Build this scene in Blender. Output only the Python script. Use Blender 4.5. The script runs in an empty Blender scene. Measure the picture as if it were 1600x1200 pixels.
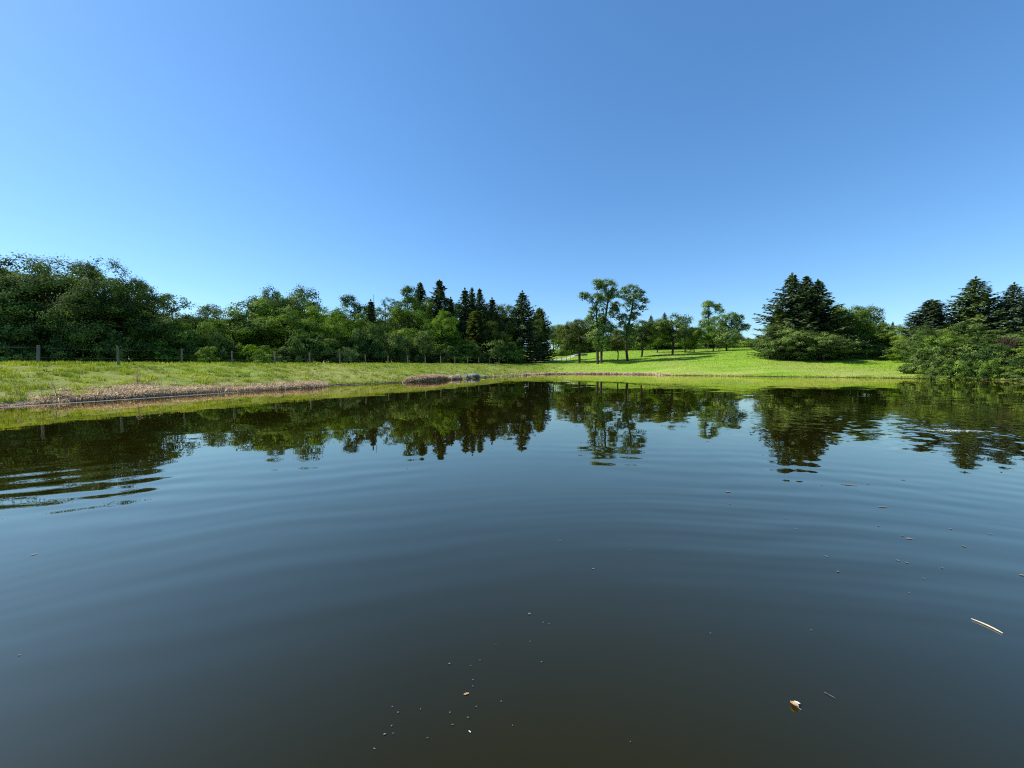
import bpy, math, random
import numpy as np
from mathutils import Vector

random.seed(7)
RNG = np.random.default_rng(7)
SC = bpy.context.scene
COL = SC.collection

# ------------------------------------------------------------------ camera
F_PX = 620.0                 # focal length in pixels of the 1600 px wide photograph
CAM_H = 1.8
PITCH = math.atan(31.0 / F_PX)
cam_data = bpy.data.cameras.new("camera")
cam_data.sensor_width = 36.0
cam_data.lens = F_PX / 1600.0 * 36.0
cam_data.clip_start = 0.05
cam_data.clip_end = 6000.0
cam = bpy.data.objects.new("camera", cam_data)
cam.location = (0, 0, CAM_H)
cam.rotation_euler = (math.radians(90) - PITCH, 0, 0)
COL.objects.link(cam)
SC.camera = cam

# ------------------------------------------------------------------ sky and sun
SUN_EL = math.radians(43)
SUN_AZ = math.radians(-81)   # clockwise from the view direction (+Y); negative = left
world = bpy.data.worlds.new("World")
SC.world = world
world.use_nodes = True
wn = world.node_tree
wn.nodes.clear()
w_out = wn.nodes.new('ShaderNodeOutputWorld')
w_bg = wn.nodes.new('ShaderNodeBackground')
w_sky = wn.nodes.new('ShaderNodeTexSky')
w_sky.sky_type = 'NISHITA'
w_sky.sun_disc = False
w_sky.sun_elevation = SUN_EL
w_sky.sun_rotation = SUN_AZ
w_sky.altitude = 200
w_sky.air_density = 1.0
w_sky.dust_density = 0.4
w_sky.ozone_density = 3.0
w_hsv = wn.nodes.new('ShaderNodeHueSaturation')
w_hsv.inputs['Saturation'].default_value = 1.18
w_bg.inputs['Strength'].default_value = 0.13
wn.links.new(w_sky.outputs[0], w_hsv.inputs['Color'])
# phone-like response of the sky colours: softer highlights, bluer overall
w_div = wn.nodes.new('ShaderNodeVectorMath'); w_div.operation = 'SCALE'; w_div.inputs['Scale'].default_value = 1 / 3.85
w_gam = wn.nodes.new('ShaderNodeGamma'); w_gam.inputs['Gamma'].default_value = .78
w_mul = wn.nodes.new('ShaderNodeVectorMath'); w_mul.operation = 'MULTIPLY'
w_mul.inputs[1].default_value = (3.85 * .65, 3.85 * .86, 3.85 * 1.04)
wn.links.new(w_hsv.outputs[0], w_div.inputs[0])
wn.links.new(w_div.outputs[0], w_gam.inputs['Color'])
wn.links.new(w_gam.outputs[0], w_mul.inputs[0])
wn.links.new(w_mul.outputs[0], w_bg.inputs['Color'])
wn.links.new(w_bg.outputs[0], w_out.inputs['Surface'])

sun_data = bpy.data.lights.new("sun", 'SUN')
sun_data.energy = 5.0
sun_data.angle = math.radians(0.5)
sun_data.color = (1.0, 0.955, 0.88)
sun = bpy.data.objects.new("sun", sun_data)
sdir = Vector((math.sin(SUN_AZ) * math.cos(SUN_EL), math.cos(SUN_AZ) * math.cos(SUN_EL), math.sin(SUN_EL)))
sun.rotation_euler = sdir.to_track_quat('Z', 'Y').to_euler()
COL.objects.link(sun)

SC.view_settings.view_transform = 'Standard'
SC.view_settings.look = 'None'
SC.view_settings.gamma = 1.0
SC.view_settings.exposure = 0.6
SC.view_settings.use_curve_mapping = False
SC.render.engine = 'CYCLES'
SC.cycles.max_bounces = 6
SC.cycles.diffuse_bounces = 2
SC.cycles.glossy_bounces = 3
SC.cycles.transmission_bounces = 3
SC.cycles.transparent_max_bounces = 4
SC.cycles.use_denoising = False
SC.cycles.filter_width = 1.15

# ------------------------------------------------------------------ helpers
def at(px, py, D):
    """world point seen at photograph pixel (px, py) at depth D in front of the camera"""
    u = (px - 800.0) / F_PX
    v = (py - 600.0) / F_PX
    ry = math.cos(PITCH) - v * math.sin(PITCH)
    rz = -math.sin(PITCH) - v * math.cos(PITCH)
    t = D / ry
    return Vector((u * t, D, CAM_H + rz * t))

def on_water(px, py):
    u = (px - 800.0) / F_PX
    v = (py - 600.0) / F_PX
    ry = math.cos(PITCH) - v * math.sin(PITCH)
    rz = -math.sin(PITCH) - v * math.cos(PITCH)
    t = -CAM_H / rz
    return (u * t, ry * t)

def xd(px, D):
    p = at(px, 569, D)
    return p.x, D

def link(o, parent=None):
    COL.objects.link(o)
    if parent is not None:
        o.parent = parent
    return o

def tag(o, label=None, cat=None, group=None, kind=None):
    if label: o['label'] = label
    if cat: o['category'] = cat
    if group: o['group'] = group
    if kind: o['kind'] = kind
    return o

def mesh_np(name, verts, faces, mat=None, smooth=False, attrs=None):
    """verts (n,3), faces (m,k) arrays -> mesh datablock"""
    me = bpy.data.meshes.new(name)
    verts = np.asarray(verts, dtype=np.float32)
    faces = np.asarray(faces, dtype=np.int32)
    m, k = faces.shape
    me.vertices.add(len(verts))
    me.vertices.foreach_set('co', verts.ravel())
    me.loops.add(m * k)
    me.loops.foreach_set('vertex_index', faces.ravel())
    me.polygons.add(m)
    me.polygons.foreach_set('loop_start', np.arange(0, m * k, k, dtype=np.int32))
    me.polygons.foreach_set('loop_total', np.full(m, k, dtype=np.int32))
    if smooth:
        me.polygons.foreach_set('use_smooth', np.ones(m, dtype=bool))
    if attrs:
        for an, av in attrs.items():
            a = me.attributes.new(an, 'FLOAT', 'POINT')
            a.data.foreach_set('value', np.asarray(av, dtype=np.float32))
    me.update(calc_edges=True)
    if mat is not None:
        me.materials.append(mat)
    return me

def vnoise(x, y, seed=0):
    """cheap smooth value noise in -1..1 for arrays"""
    xi = np.floor(x).astype(np.int64); yi = np.floor(y).astype(np.int64)
    xf = x - xi; yf = y - yi
    xf = xf * xf * (3 - 2 * xf); yf = yf * yf * (3 - 2 * yf)
    def h(a, b):
        n = (a * 374761393 + b * 668265263 + seed * 1442695041) & 0xffffffff
        n = ((n ^ (n >> 13)) * 1274126177) & 0xffffffff
        return ((n ^ (n >> 16)) & 0xffff) / 32767.5 - 1.0
    a = h(xi, yi); b = h(xi + 1, yi); c = h(xi, yi + 1); d = h(xi + 1, yi + 1)
    return (a * (1 - xf) + b * xf) * (1 - yf) + (c * (1 - xf) + d * xf) * yf

def fbm(x, y, seed=0, oct=3):
    s = 0; a = 1; t = 0
    for i in range(oct):
        s = s + a * vnoise(x * 2 ** i + 13.7 * i, y * 2 ** i - 7.1 * i, seed + i); t += a; a *= .5
    return s / t

# ------------------------------------------------------------------ node helpers
class NT:
    def __init__(self, name):
        self.m = bpy.data.materials.new(name)
        self.m.use_nodes = True
        self.t = self.m.node_tree
        self.t.nodes.clear()
        self.out = self.t.nodes.new('ShaderNodeOutputMaterial')
    def n(self, typ, **kw):
        nd = self.t.nodes.new(typ)
        for k, v in kw.items():
            setattr(nd, k, v)
        return nd
    def l(self, a, b):
        self.t.links.new(a, b)
    def val(self, s, v):
        if isinstance(v, (int, float, tuple, list)):
            s.default_value = v
        else:
            self.l(v, s)
    def math(self, op, a, b=0.0, c=None, clamp=False):
        nd = self.n('ShaderNodeMath', operation=op)
        nd.use_clamp = clamp
        self.val(nd.inputs[0], a); self.val(nd.inputs[1], b)
        if c is not None: self.val(nd.inputs[2], c)
        return nd.outputs[0]
    def vmath(self, op, a, b=None, scale=None):
        nd = self.n('ShaderNodeVectorMath', operation=op)
        self.val(nd.inputs[0], a)
        if b is not None: self.val(nd.inputs[1], b)
        if scale is not None: self.val(nd.inputs['Scale'], scale)
        return nd.outputs['Value'] if op in ('LENGTH', 'DISTANCE', 'DOT_PRODUCT') else nd.outputs[0]
    def noise(self, vec, scale, detail=2.0, rough=0.5):
        nd = self.n('ShaderNodeTexNoise')
        nd.inputs['Scale'].default_value = scale
        nd.inputs['Detail'].default_value = detail
        nd.inputs['Roughness'].default_value = rough
        if vec is not None: self.l(vec, nd.inputs['Vector'])
        return nd
    def ramp(self, fac, stops):
        nd = self.n('ShaderNodeValToRGB')
        self.val(nd.inputs[0], fac)
        els = nd.color_ramp.elements
        while len(els) > 1: els.remove(els[0])
        els[0].position = stops[0][0]; els[0].color = (*stops[0][1], 1)
        for p, c in stops[1:]:
            e = els.new(p); e.color = (*c, 1)
        return nd.outputs[0]
    def mix(self, fac, a, b):
        nd = self.n('ShaderNodeMix', data_type='RGBA')
        self.val(nd.inputs[0], fac)
        for s, v in ((nd.inputs[6], a), (nd.inputs[7], b)):
            if isinstance(v, tuple) and len(v) == 3: v = (*v, 1)
            self.val(s, v)
        return nd.outputs[2]
    def smooth(self, x, lo, hi):
        nd = self.n('ShaderNodeMapRange', interpolation_type='SMOOTHSTEP')
        self.val(nd.inputs[0], x)
        nd.inputs[1].default_value = lo; nd.inputs[2].default_value = hi
        return nd.outputs[0]

def leaf_mat(name, dark, light, transl=0.35, tcol=None, rough=0.8, spec=0.04):
    """foliage: colour differs leaf by leaf and tree by tree; part of the light passes through"""
    k = NT(name)
    at_ = k.n('ShaderNodeAttribute', attribute_name='tint')
    oi = k.n('ShaderNodeObjectInfo')
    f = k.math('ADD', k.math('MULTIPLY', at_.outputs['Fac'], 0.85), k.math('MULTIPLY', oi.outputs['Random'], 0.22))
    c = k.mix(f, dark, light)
    p = k.n('ShaderNodeBsdfPrincipled')
    k.l(c, p.inputs['Base Color'])
    p.inputs['Roughness'].default_value = rough
    p.inputs['Specular IOR Level'].default_value = spec
    tr = k.n('ShaderNodeBsdfTranslucent')
    tc = k.mix(1.0, c, c)
    mul = k.n('ShaderNodeMix', data_type='RGBA', blend_type='MULTIPLY')
    mul.inputs[0].default_value = 1.0
    k.l(c, mul.inputs[6]); mul.inputs[7].default_value = (*(tcol or (1.5, 1.6, .55)), 1)
    k.l(mul.outputs[2], tr.inputs['Color'])
    ms = k.n('ShaderNodeMixShader'); ms.inputs[0].default_value = transl
    k.l(p.outputs[0], ms.inputs[1]); k.l(tr.outputs[0], ms.inputs[2])
    k.l(ms.outputs[0], k.out.inputs['Surface'])
    return k.m

def simple_mat(name, ca, cb, scale=6.0, rough=0.85, bump=0.0, coords='Object', stretch=(1, 1, 1), spec=0.3):
    k = NT(name)
    tc = k.n('ShaderNodeTexCoord')
    mp = k.n('ShaderNodeMapping'); mp.inputs['Scale'].default_value = stretch
    k.l(tc.outputs[coords], mp.inputs[0])
    nz = k.noise(mp.outputs[0], scale, 4.0, .6)
    c = k.ramp(nz.outputs[0], [(.3, ca), (.7, cb)])
    p = k.n('ShaderNodeBsdfPrincipled')
    k.l(c, p.inputs['Base Color'])
    p.inputs['Roughness'].default_value = rough
    p.inputs['Specular IOR Level'].default_value = spec
    if bump:
        b = k.n('ShaderNodeBump'); b.inputs['Distance'].default_value = bump
        k.l(nz.outputs[0], b.inputs['Height']); k.l(b.outputs[0], p.inputs['Normal'])
    k.l(p.outputs[0], k.out.inputs['Surface'])
    return k.m

M = {}
M['dark'] = leaf_mat('leaf_dark', (.018, .042, .012), (.180, .255, .058), .18)  # wide dark-to-light spread paints sun and shade contrast into the leaves
M['mid'] = leaf_mat('leaf_mid', (.022, .056, .010), (.215, .315, .044), .22)
M['locust'] = leaf_mat('leaf_locust', (.040, .082, .024), (.230, .320, .085), .30)
M['bright'] = leaf_mat('leaf_bright', (.055, .120, .014), (.185, .275, .034), .38)
M['shore'] = leaf_mat('leaf_shore', (.016, .038, .011), (.130, .195, .042), .18)
M['pale'] = leaf_mat('leaf_pale', (.060, .100, .038), (.160, .210, .080), .30)
M['olive'] = leaf_mat('leaf_olive', (.046, .066, .018), (.135, .165, .042), .30)
M['needle'] = leaf_mat('needle_dark', (.024, .050, .022), (.150, .200, .076), .14, (1, 1, .6))
M['needle_green'] = leaf_mat('needle_green', (.030, .062, .018), (.175, .230, .058), .16, (1, 1, .6))
M['needle_blue'] = leaf_mat('needle_blue', (.032, .058, .032), (.140, .190, .095), .14, (1, 1, .8))
M['purple'] = leaf_mat('leaf_purple', (.022, .020, .014), (.070, .050, .034), .25, (1.2, .9, .6))
M['grass'] = leaf_mat('grass_blade', (.120, .180, .018), (.440, .480, .055), .45, (1.15, 1.15, .7), .6, .25)
M['lawn'] = leaf_mat('lawn_blade', (.120, .210, .016), (.300, .400, .034), .45, (1.15, 1.2, .7), .6, .25)
M['weed'] = leaf_mat('weed_leaf', (.06, .12, .02), (.16, .24, .04), .4)
M['straw'] = leaf_mat('dead_reed', (.230, .160, .098), (.800, .655, .460), .30, (1.1, 1.0, .8), .8, .15)
M['bark'] = simple_mat('bark', (.022, .018, .014), (.060, .050, .040), 9.0, .95, .02, stretch=(1, 1, .25))
M['post'] = simple_mat('weathered_post', (.10, .082, .06), (.20, .17, .13), 14.0, .9, .004, stretch=(1, 1, .12))
M['wire'] = simple_mat('fence_wire', (.22, .22, .21), (.32, .32, .30), 20.0, .5)
M['stone'] = simple_mat('shore_stone', (.09, .08, .08), (.24, .22, .215), 3.5, .9, .03)
M['pale_stone'] = simple_mat('pale_stone', (.24, .215, .185), (.46, .42, .37), 3.0, .9, .02)
M['white'] = simple_mat('white_paint', (.70, .70, .68), (.82, .82, .80), 4.0, .6)
M['path'] = simple_mat('gravel', (.27, .255, .24), (.40, .38, .355), 2.5, .95, .01)
M['speck'] = simple_mat('pale_petal', (.07, .07, .06), (.21, .205, .18), 30.0, .7)
M['feather'] = simple_mat('white_feather', (.78, .78, .78), (.85, .85, .85), 30.0, .6)
M['dead_leaf'] = simple_mat('dead_leaf', (.22, .13, .06), (.48, .34, .19), 26.0, .6, .001)
M['stick'] = simple_mat('bleached_stick', (.36, .31, .23), (.60, .54, .44), 18.0, .7)

# ------------------------------------------------------------------ shoreline of the pond
SHORE_PX = [(-60, 642.5), (0, 636), (62, 631), (150, 626), (230, 620.5), (330, 614.5), (430, 609), (500, 605), (530, 602),
            (580, 600), (640, 597.5), (700, 593.5), (740, 591), (790, 588.0), (830, 585.8), (862, 584.8), (920, 584.6),
            (1000, 585.2), (1050, 586.6), (1120, 587.4), (1200, 588.4), (1300, 589.6), (1400, 590.9), (1455, 591.8),
            (1520, 593.5), (1600, 595.5), (1700, 599), (1800, 605)]
shore = [on_water(*p) for p in SHORE_PX]
shore += [(58, 26), (54, 14), (44, 4), (30, -3), (14, -5), (4, -1.2), (0, -0.4), (-5, -1.2), (-14, -5), (-27, -4), (-29, 4)]
def resample(poly, step):
    out = []
    n = len(poly)
    for i in range(n):
        p0, p1, p2, p3 = [np.array(poly[(i + k) % n], float) for k in (-1, 0, 1, 2)]
        L = np.linalg.norm(p2 - p1)
        m = max(1, int(L / step))
        for j in range(m):
            t = j / m
            # centripetal-ish: damp the tangents so uneven spacing does not overshoot
            t1 = (p2 - p0) * 0.5 * min(1, L / max(np.linalg.norm(p2 - p0), 1e-6) * 1.6)
            t2 = (p3 - p1) * 0.5 * min(1, L / max(np.linalg.norm(p3 - p1), 1e-6) * 1.6)
            h = (2*t**3-3*t**2+1)*p1 + (t**3-2*t**2+t)*t1 + (-2*t**3+3*t**2)*p2 + (t**3-t**2)*t2
            out.append(h)
    return np.array(out)
SH = resample(shore, 1.2)
def shore_dist(x, y):
    """signed distance to the shoreline: positive on land"""
    x = np.asarray(x, float); y = np.asarray(y, float)
    shp = x.shape
    x = x.ravel(); y = y.ravel()
    best = np.full(x.shape, 1e18); inside = np.zeros(x.shape, bool)
    A = SH; B = np.roll(SH, -1, 0)
    for (ax, ay), (bx, by) in zip(A, B):
        dx, dy = bx - ax, by - ay
        t = np.clip(((x - ax) * dx + (y - ay) * dy) / (dx * dx + dy * dy + 1e-12), 0, 1)
        d = (x - ax - t * dx) ** 2 + (y - ay - t * dy) ** 2
        np.minimum(best, d, out=best)
        cond = ((ay > y) != (by > y)) & (x < (bx - ax) * (y - ay) / (by - ay + 1e-12) + ax)
        inside ^= cond
    d = np.sqrt(best)
    d = np.where(inside, -d, d)
    return (d + 0.16 * fbm(x * 0.9, y * 0.9, 5)).reshape(shp)

SDK = np.array([-3, -.6, 0, .25, 1, 4, 8.5, 10, 15, 22, 30, 45, 60, 80, 105, 140, 220, 500, 3000.])
PROF = [  # photo column -> land height at the distances SDK from the shore
    (-179, [-1.5, -.5, 0, .12, .4, .7, 1.0, 1.2, 1.4, 1.6, 1.8, 2, 2.2, 2.4, 2.6, 3, 3, 3, 3]),
    (-60,  [-1.5, -.4, 0, .10, .28, .95, 1.68, 1.80, 1.80, 1.2, .8, .8, 1.2, 2.6, 4, 5, 6, 7, 7]),
    ('p700', [-1.5, -.4, 0, .10, .28, .95, 1.66, 1.79, 1.80, 1.2, .8, .8, 1.2, 2.6, 4, 5, 6, 7, 7]),
    ('p770', [-1.5, -.4, 0, .10, .28, .90, 1.60, 1.76, 1.85, 1.8, 1.7, 1.6, 1.6, 1.6, 2, 2, 2, 2, 2]),
    ('p830', [-1.5, -.4, 0, .10, .28, .75, 1.30, 1.48, 1.80, 1.95, 2.2, 2.9, 3.6, 5.0, 6.6, 8.2, 10, 12, 12]),
    ('p880', [-1.5, -.4, 0, .10, .28, .65, 1.15, 1.35, 1.70, 1.95, 2.3, 2.9, 3.7, 5.2, 7.4, 9.8, 11, 12, 12]),
    ('p910', [-1.5, -.4, 0, .10, .28, .65, 1.20, 1.40, 1.80, 2.15, 2.6, 3.4, 4.6, 6.2, 7.6, 9.0, 11, 12, 12]),
    ('p960', [-1.5, -.4, 0, .10, .28, .70, 1.25, 1.50, 2.10, 2.70, 3.3, 4.5, 5.6, 6.8, 7.7, 8.2, 9, 10, 10]),
    ('p1043', [-1.5, -.4, 0, .10, .28, .75, 1.40, 1.60, 2.30, 3.00, 3.8, 5.0, 6.0, 6.9, 7.5, 7.8, 8, 8, 8]),
    ('p1190', [-1.5, -.4, 0, .10, .28, .75, 1.40, 1.60, 2.30, 3.10, 3.9, 5.2, 6.3, 7.1, 7.5, 7.8, 8, 8, 8]),
    ('p1290', [-1.5, -.4, 0, .10, .26, .60, 1.10, 1.30, 1.95, 2.75, 3.5, 4.6, 5.8, 6.8, 7.5, 7.8, 8, 8, 8]),
    ('p1400', [-1.5, -.4, 0, .10, .26, .50, .90, 1.05, 1.50, 2.10, 2.9, 4.2, 5.4, 6.4, 7.2, 7.6, 8, 8, 8]),
    ('p1500', [-1.5, -.4, 0, .10, .35, .70, 1.2, 1.40, 1.90, 2.40, 3.0, 4.2, 5.4, 6.4, 7.2, 7.6, 8, 8, 8]),
    (75,   [-1.5, -.5, 0, .12, .4, .7, 1.0, 1.2, 1.6, 2.0, 2.4, 3, 3.5, 4, 4.5, 5, 5, 5, 5]),
    (179,  [-1.5, -.5, 0, .12, .4, .7, 1.0, 1.2, 1.4, 1.6, 1.8, 2, 2.2, 2.4, 2.6, 3, 3, 3, 3]),
]
AK = np.array([math.degrees(math.atan((float(a[1:]) - 800) / F_PX)) if isinstance(a, str) else float(a) for a, _ in PROF])
ZK = np.array([z for _, z in PROF], float)
def ground_z(x, y, sd=None, rough=True):
    x = np.asarray(x, float); y = np.asarray(y, float)
    if sd is None: sd = shore_dist(x, y)
    ang = np.degrees(np.arctan2(x, y))
    fi = np.clip(np.interp(ang, AK, np.arange(len(AK))), 0, len(AK) - 1.0001)
    i = fi.astype(int); f = fi - i; f = f * f * (3 - 2 * f)
    cols = np.stack([np.interp(sd, SDK, ZK[k]) for k in range(len(AK))])
    idx = np.arange(sd.size)
    c = cols.reshape(len(AK), -1)
    z = (c[i.ravel(), idx] * (1 - f.ravel()) + c[i.ravel() + 1, idx] * f.ravel()).reshape(sd.shape)
    if rough:
        on = np.clip((sd - .2) / 1.5, 0, 1)
        z = z + on * ((0.035 + .05 * (x < 10)) * fbm(x * 1.1, y * 1.1, 2) + np.clip(sd / 30, 0, 1) * .10 * fbm(x * .12, y * .12, 9))
    return z
def gz(x, y):
    return float(ground_z(np.array([x]), np.array([y]))[0])

# ------------------------------------------------------------------ ground sheet (polar rings round the pond, to the horizon)
def build_ground():
    th = np.concatenate([np.linspace(-64, 64, 520), np.linspace(64, 296, 70)[1:-1]])
    rr = [0.6]
    while rr[-1] < 3000:
        r = rr[-1]
        rr.append(r * (1.05 if r < 12 else 1.011 if r < 160 else 1.06))
    rr = np.array(rr)
    T, R = np.meshgrid(np.radians(th), rr)
    X = R * np.sin(T); Y = R * np.cos(T)
    sd = shore_dist(X, Y)
    Z = ground_z(X, Y, sd)
    nr, nt = X.shape
    V = np.stack([X, Y, Z], -1).reshape(-1, 3)
    a = np.arange(nr - 1)[:, None] * nt + np.arange(nt)[None, :]
    b = np.arange(nr - 1)[:, None] * nt + (np.arange(nt)[None, :] + 1) % nt
    Fc = np.stack([a, b, b + nt, a + nt], -1).reshape(-1, 4)[:, ::-1]
    # closing fan under the camera
    k = NT('ground_cover')
    geo = k.n('ShaderNodeNewGeometry')
    pos = geo.outputs['Position']
    sda = k.n('ShaderNodeAttribute', attribute_name='shore').outputs['Fac']
    bank = k.n('ShaderNodeAttribute', attribute_name='bank').outputs['Fac']
    straw = k.n('ShaderNodeAttribute', attribute_name='straw').outputs['Fac']
    n1 = k.noise(pos, .45, 4, .6); n2 = k.noise(pos, 3.2, 4, .65); n3 = k.noise(pos, .07, 3, .5)
    mp = k.n('ShaderNodeMapping'); mp.inputs['Scale'].default_value = (.06, .5, .2)
    mp.inputs['Rotation'].default_value = (0, 0, math.radians(8))
    k.l(pos, mp.inputs[0])
    mow = k.noise(mp.outputs[0], 1.0, 3, .6)
    f = k.math('ADD', k.math('MULTIPLY', n2.outputs[0], .5), k.math('MULTIPLY', mow.outputs[0], .5))
    lawn = k.ramp(f, [(.32, (.110, .215, .016)), (.5, (.190, .315, .024)), (.68, (.300, .390, .050))])
    rough_g = k.ramp(k.math('ADD', k.math('MULTIPLY', n2.outputs[0], .55), k.math('MULTIPLY', n1.outputs[0], .45)),
                     [(.33, (.045, .085, .008)), (.52, (.140, .200, .018)), (.70, (.300, .330, .050))])
    g = k.mix(bank, lawn, rough_g)
    dry = k.smooth(n3.outputs[0], .50, .66)
    g = k.mix(k.math('MULTIPLY', dry, .45), g, (.30, .28, .085))
    low = k.math('MULTIPLY', k.math('SUBTRACT', 1.0, k.smooth(k.math('ADD', sda, k.math('MULTIPLY', n1.outputs[0], 6.0)), 4.0, 13.0)), k.smooth(mow.outputs[0], .35, .62))
    g = k.mix(k.math('MULTIPLY', low, .5), g, (.34, .30, .11))
    soil = k.ramp(n2.outputs[0], [(.3, (.028, .020, .012)), (.7, (.085, .062, .040))])
    thatch = k.ramp(n2.outputs[0], [(.3, (.25, .175, .10)), (.7, (.55, .43, .28))])
    edge = k.math('SUBTRACT', 1.0, k.smooth(k.math('ADD', sda, k.math('MULTIPLY', n2.outputs[0], .25)), .25, .55))
    g = k.mix(edge, g, soil)
    g = k.mix(straw, g, thatch)
    mud = k.math('SUBTRACT', 1.0, k.smooth(sda, .02, .12))
    g = k.mix(k.math('MULTIPLY', mud, bank), g, (.22, .20, .18))
    p = k.n('ShaderNodeBsdfPrincipled')
    k.l(g, p.inputs['Base Color']); p.inputs['Roughness'].default_value = .95
    p.inputs['Specular IOR Level'].default_value = .12
    bp = k.n('ShaderNodeBump'); bp.inputs['Distance'].default_value = .12; bp.inputs['Strength'].default_value = .8
    k.l(n2.outputs[0], bp.inputs['Height']); k.l(bp.outputs[0], p.inputs['Normal'])
    k.l(p.outputs[0], k.out.inputs['Surface'])
    ang = np.degrees(np.arctan2(X, Y))
    bank_a = np.clip((8 - ang) / 6, 0, 1)
    px = 800 + F_PX * X / np.maximum(Y, .1)
    st = np.clip(1.2 - np.abs(sd - .6), 0, 1) * (sd > -.2)
    cover = np.interp(px, [-200, 505, 520, 632, 642, 715, 735, 780, 800, 1030, 1060], [1, 1, 0, 0, 1, 1, 0, 0, .8, .8, .0])
    me = mesh_np('ground', V, Fc, k.m, True, {'shore': sd.ravel(), 'bank': bank_a.ravel(), 'straw': (st * cover).ravel()})
    o = link(bpy.data.objects.new('ground', me))
    tag(o, kind='structure')
build_ground()

# ------------------------------------------------------------------ pond water
BUB = on_water(1491, 673)          # where air bubbles break the surface
BUB2 = on_water(1146, 599.6)
def build_water():
    k = NT('pond_water')
    geo = k.n('ShaderNodeNewGeometry')
    pos = geo.outputs['Position']
    def ring(center, lam, amp, near, far, jit, seed):
        """slope vector of circular ripples running out from a point"""
        c = (center[0], center[1], 0.0)
        nz = k.noise(k.vmath('ADD', pos, (seed * 7.3, seed * 3.1, 0)), .35, 2, .5)
        d = k.vmath('SUBTRACT', pos, c)
        r = k.vmath('LENGTH', d)
        ph = k.math('MULTIPLY', k.math('ADD', r, k.math('MULTIPLY', nz.outputs[0], jit)), 2 * math.pi / lam)
        s = k.math('COSINE', ph)
        nz2 = k.noise(k.vmath('ADD', pos, (seed * 2.9, seed * 11.0, 0)), .22, 2, .5)
        am = k.math('MULTIPLY', k.smooth(r, near[0], near[1]), k.math('SUBTRACT', 1.0, k.smooth(r, far[0], far[1])))
        am = k.math('MULTIPLY', am, k.smooth(nz2.outputs[0], .36, .62))
        s = k.math('MULTIPLY', k.math('MULTIPLY', s, am), amp)
        return k.vmath('SCALE', k.vmath('NORMALIZE', d), scale=s)
    def chop(scale, amp, stretch=(1, 1, 1), mask=None, detail=2.0, off=0):
        mp = k.n('ShaderNodeMapping'); mp.inputs['Scale'].default_value = stretch
        mp.inputs['Location'].default_value = (off, off * .7, 0)
        k.l(pos, mp.inputs[0])
        nz = k.noise(mp.outputs[0], scale, detail, .5)
        v = k.vmath('SUBTRACT', nz.outputs['Color'], (.5, .5, .5))
        a = amp if mask is None else k.math('MULTIPLY', mask, amp)
        return k.vmath('SCALE', v, scale=a)
    terms = []
    terms.append(ring((1.0, -7.0), .62, .015, (9.0, 11.0), (13.5, 17.0), 1.1, 1))
    terms.append(ring((1.5, -6.0), .37, .0065, (8.0, 9.5), (12.0, 14.5), .8, 2))
    terms.append(ring((1.3, -3.6), .21, .0085, (6.0, 6.8), (8.4, 10.0), .45, 6))
    # stronger wavelets by the left end
    sep = k.n('ShaderNodeSeparateXYZ'); k.l(pos, sep.inputs[0])
    lm = k.math('MULTIPLY', k.math('SUBTRACT', 1.0, k.smooth(sep.outputs[0], -7.5, -3.5)),
                k.math('SUBTRACT', 1.0, k.smooth(sep.outputs[1], 6.0, 8.5)))
    lm = k.math('MULTIPLY', lm, k.smooth(sep.outputs[1], 3.9, 5.2))
    r3 = ring((3.0, -10.0), .60, .050, (4.0, 5.0), (60.0, 61.0), 1.1, 3)
    br = k.noise(k.vmath('MULTIPLY', pos, (.35, 1.6, 1)), 1.0, 2, .5)
    lm = k.math('MULTIPLY', lm, k.smooth(br.outputs[0], .36, .60))
    terms.append(k.vmath('SCALE', r3, scale=lm))
    # ripples from the bubbles on the right
    terms.append(ring(BUB, .50, .009, (1.0, 1.6), (6.0, 10.5), .7, 4))
    rb = k.vmath('DISTANCE', pos, (BUB[0], BUB[1], 0))
    mb = k.math('SUBTRACT', 1.0, k.smooth(rb, 1.2, 6.5))
    terms.append(chop(3.2, .14, (1, 1, 1), mb, 2, 3))
    mb2 = k.math('SUBTRACT', 1.0, k.smooth(rb, .2, 1.6))
    terms.append(chop(7.0, .25, (1, 1, 1), mb2, 2, 9))
    d2 = k.vmath('SUBTRACT', pos, (BUB2[0], BUB2[1], 0))
    d2 = k.vmath('MULTIPLY', d2, (.42, 1.2, 0))
    m2 = k.math('SUBTRACT', 1.0, k.smooth(k.vmath('LENGTH', d2), .3, 1.3))
    terms.append(chop(3.0, .9, (1, 1, 1), m2, 2, 5))
    # light breeze everywhere, with calmer and livelier patches
    patch = k.noise(pos, .09, 2, .5)
    pm = k.math('ADD', .45, k.smooth(patch.outputs[0], .40, .68))
    terms.append(chop(1.6, .024, (.6, 1, 1), pm, 3, 11))
    terms.append(chop(.5, .020, (.5, 1, 1), pm, 2, 23))
    terms.append(chop(6.0, .010, (.6, 1, 1), pm, 2, 17))
    tot = terms[0]
    for t in terms[1:]:
        tot = k.vmath('ADD', tot, t)
    flat = k.vmath('MULTIPLY', tot, (-1, -1, 0))
    nrm = k.vmath('NORMALIZE', k.vmath('ADD', flat, (0, 0, 1)))
    body = k.noise(pos, .25, 3, .5)
    col = k.ramp(body.outputs[0], [(.35, (.0126, .0106, .0008)), (.65, (.0162, .0136, .0014))])
    # murky body below, mirror surface above: the mirror takes over towards grazing angles
    body_s = k.n('ShaderNodeBsdfDiffuse'); k.l(col, body_s.inputs['Color'])
    gl = k.n('ShaderNodeBsdfGlossy'); gl.inputs['Roughness'].default_value = .012
    gl.inputs['Color'].default_value = (1, .91, .72, 1); k.l(nrm, gl.inputs['Normal'])
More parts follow.
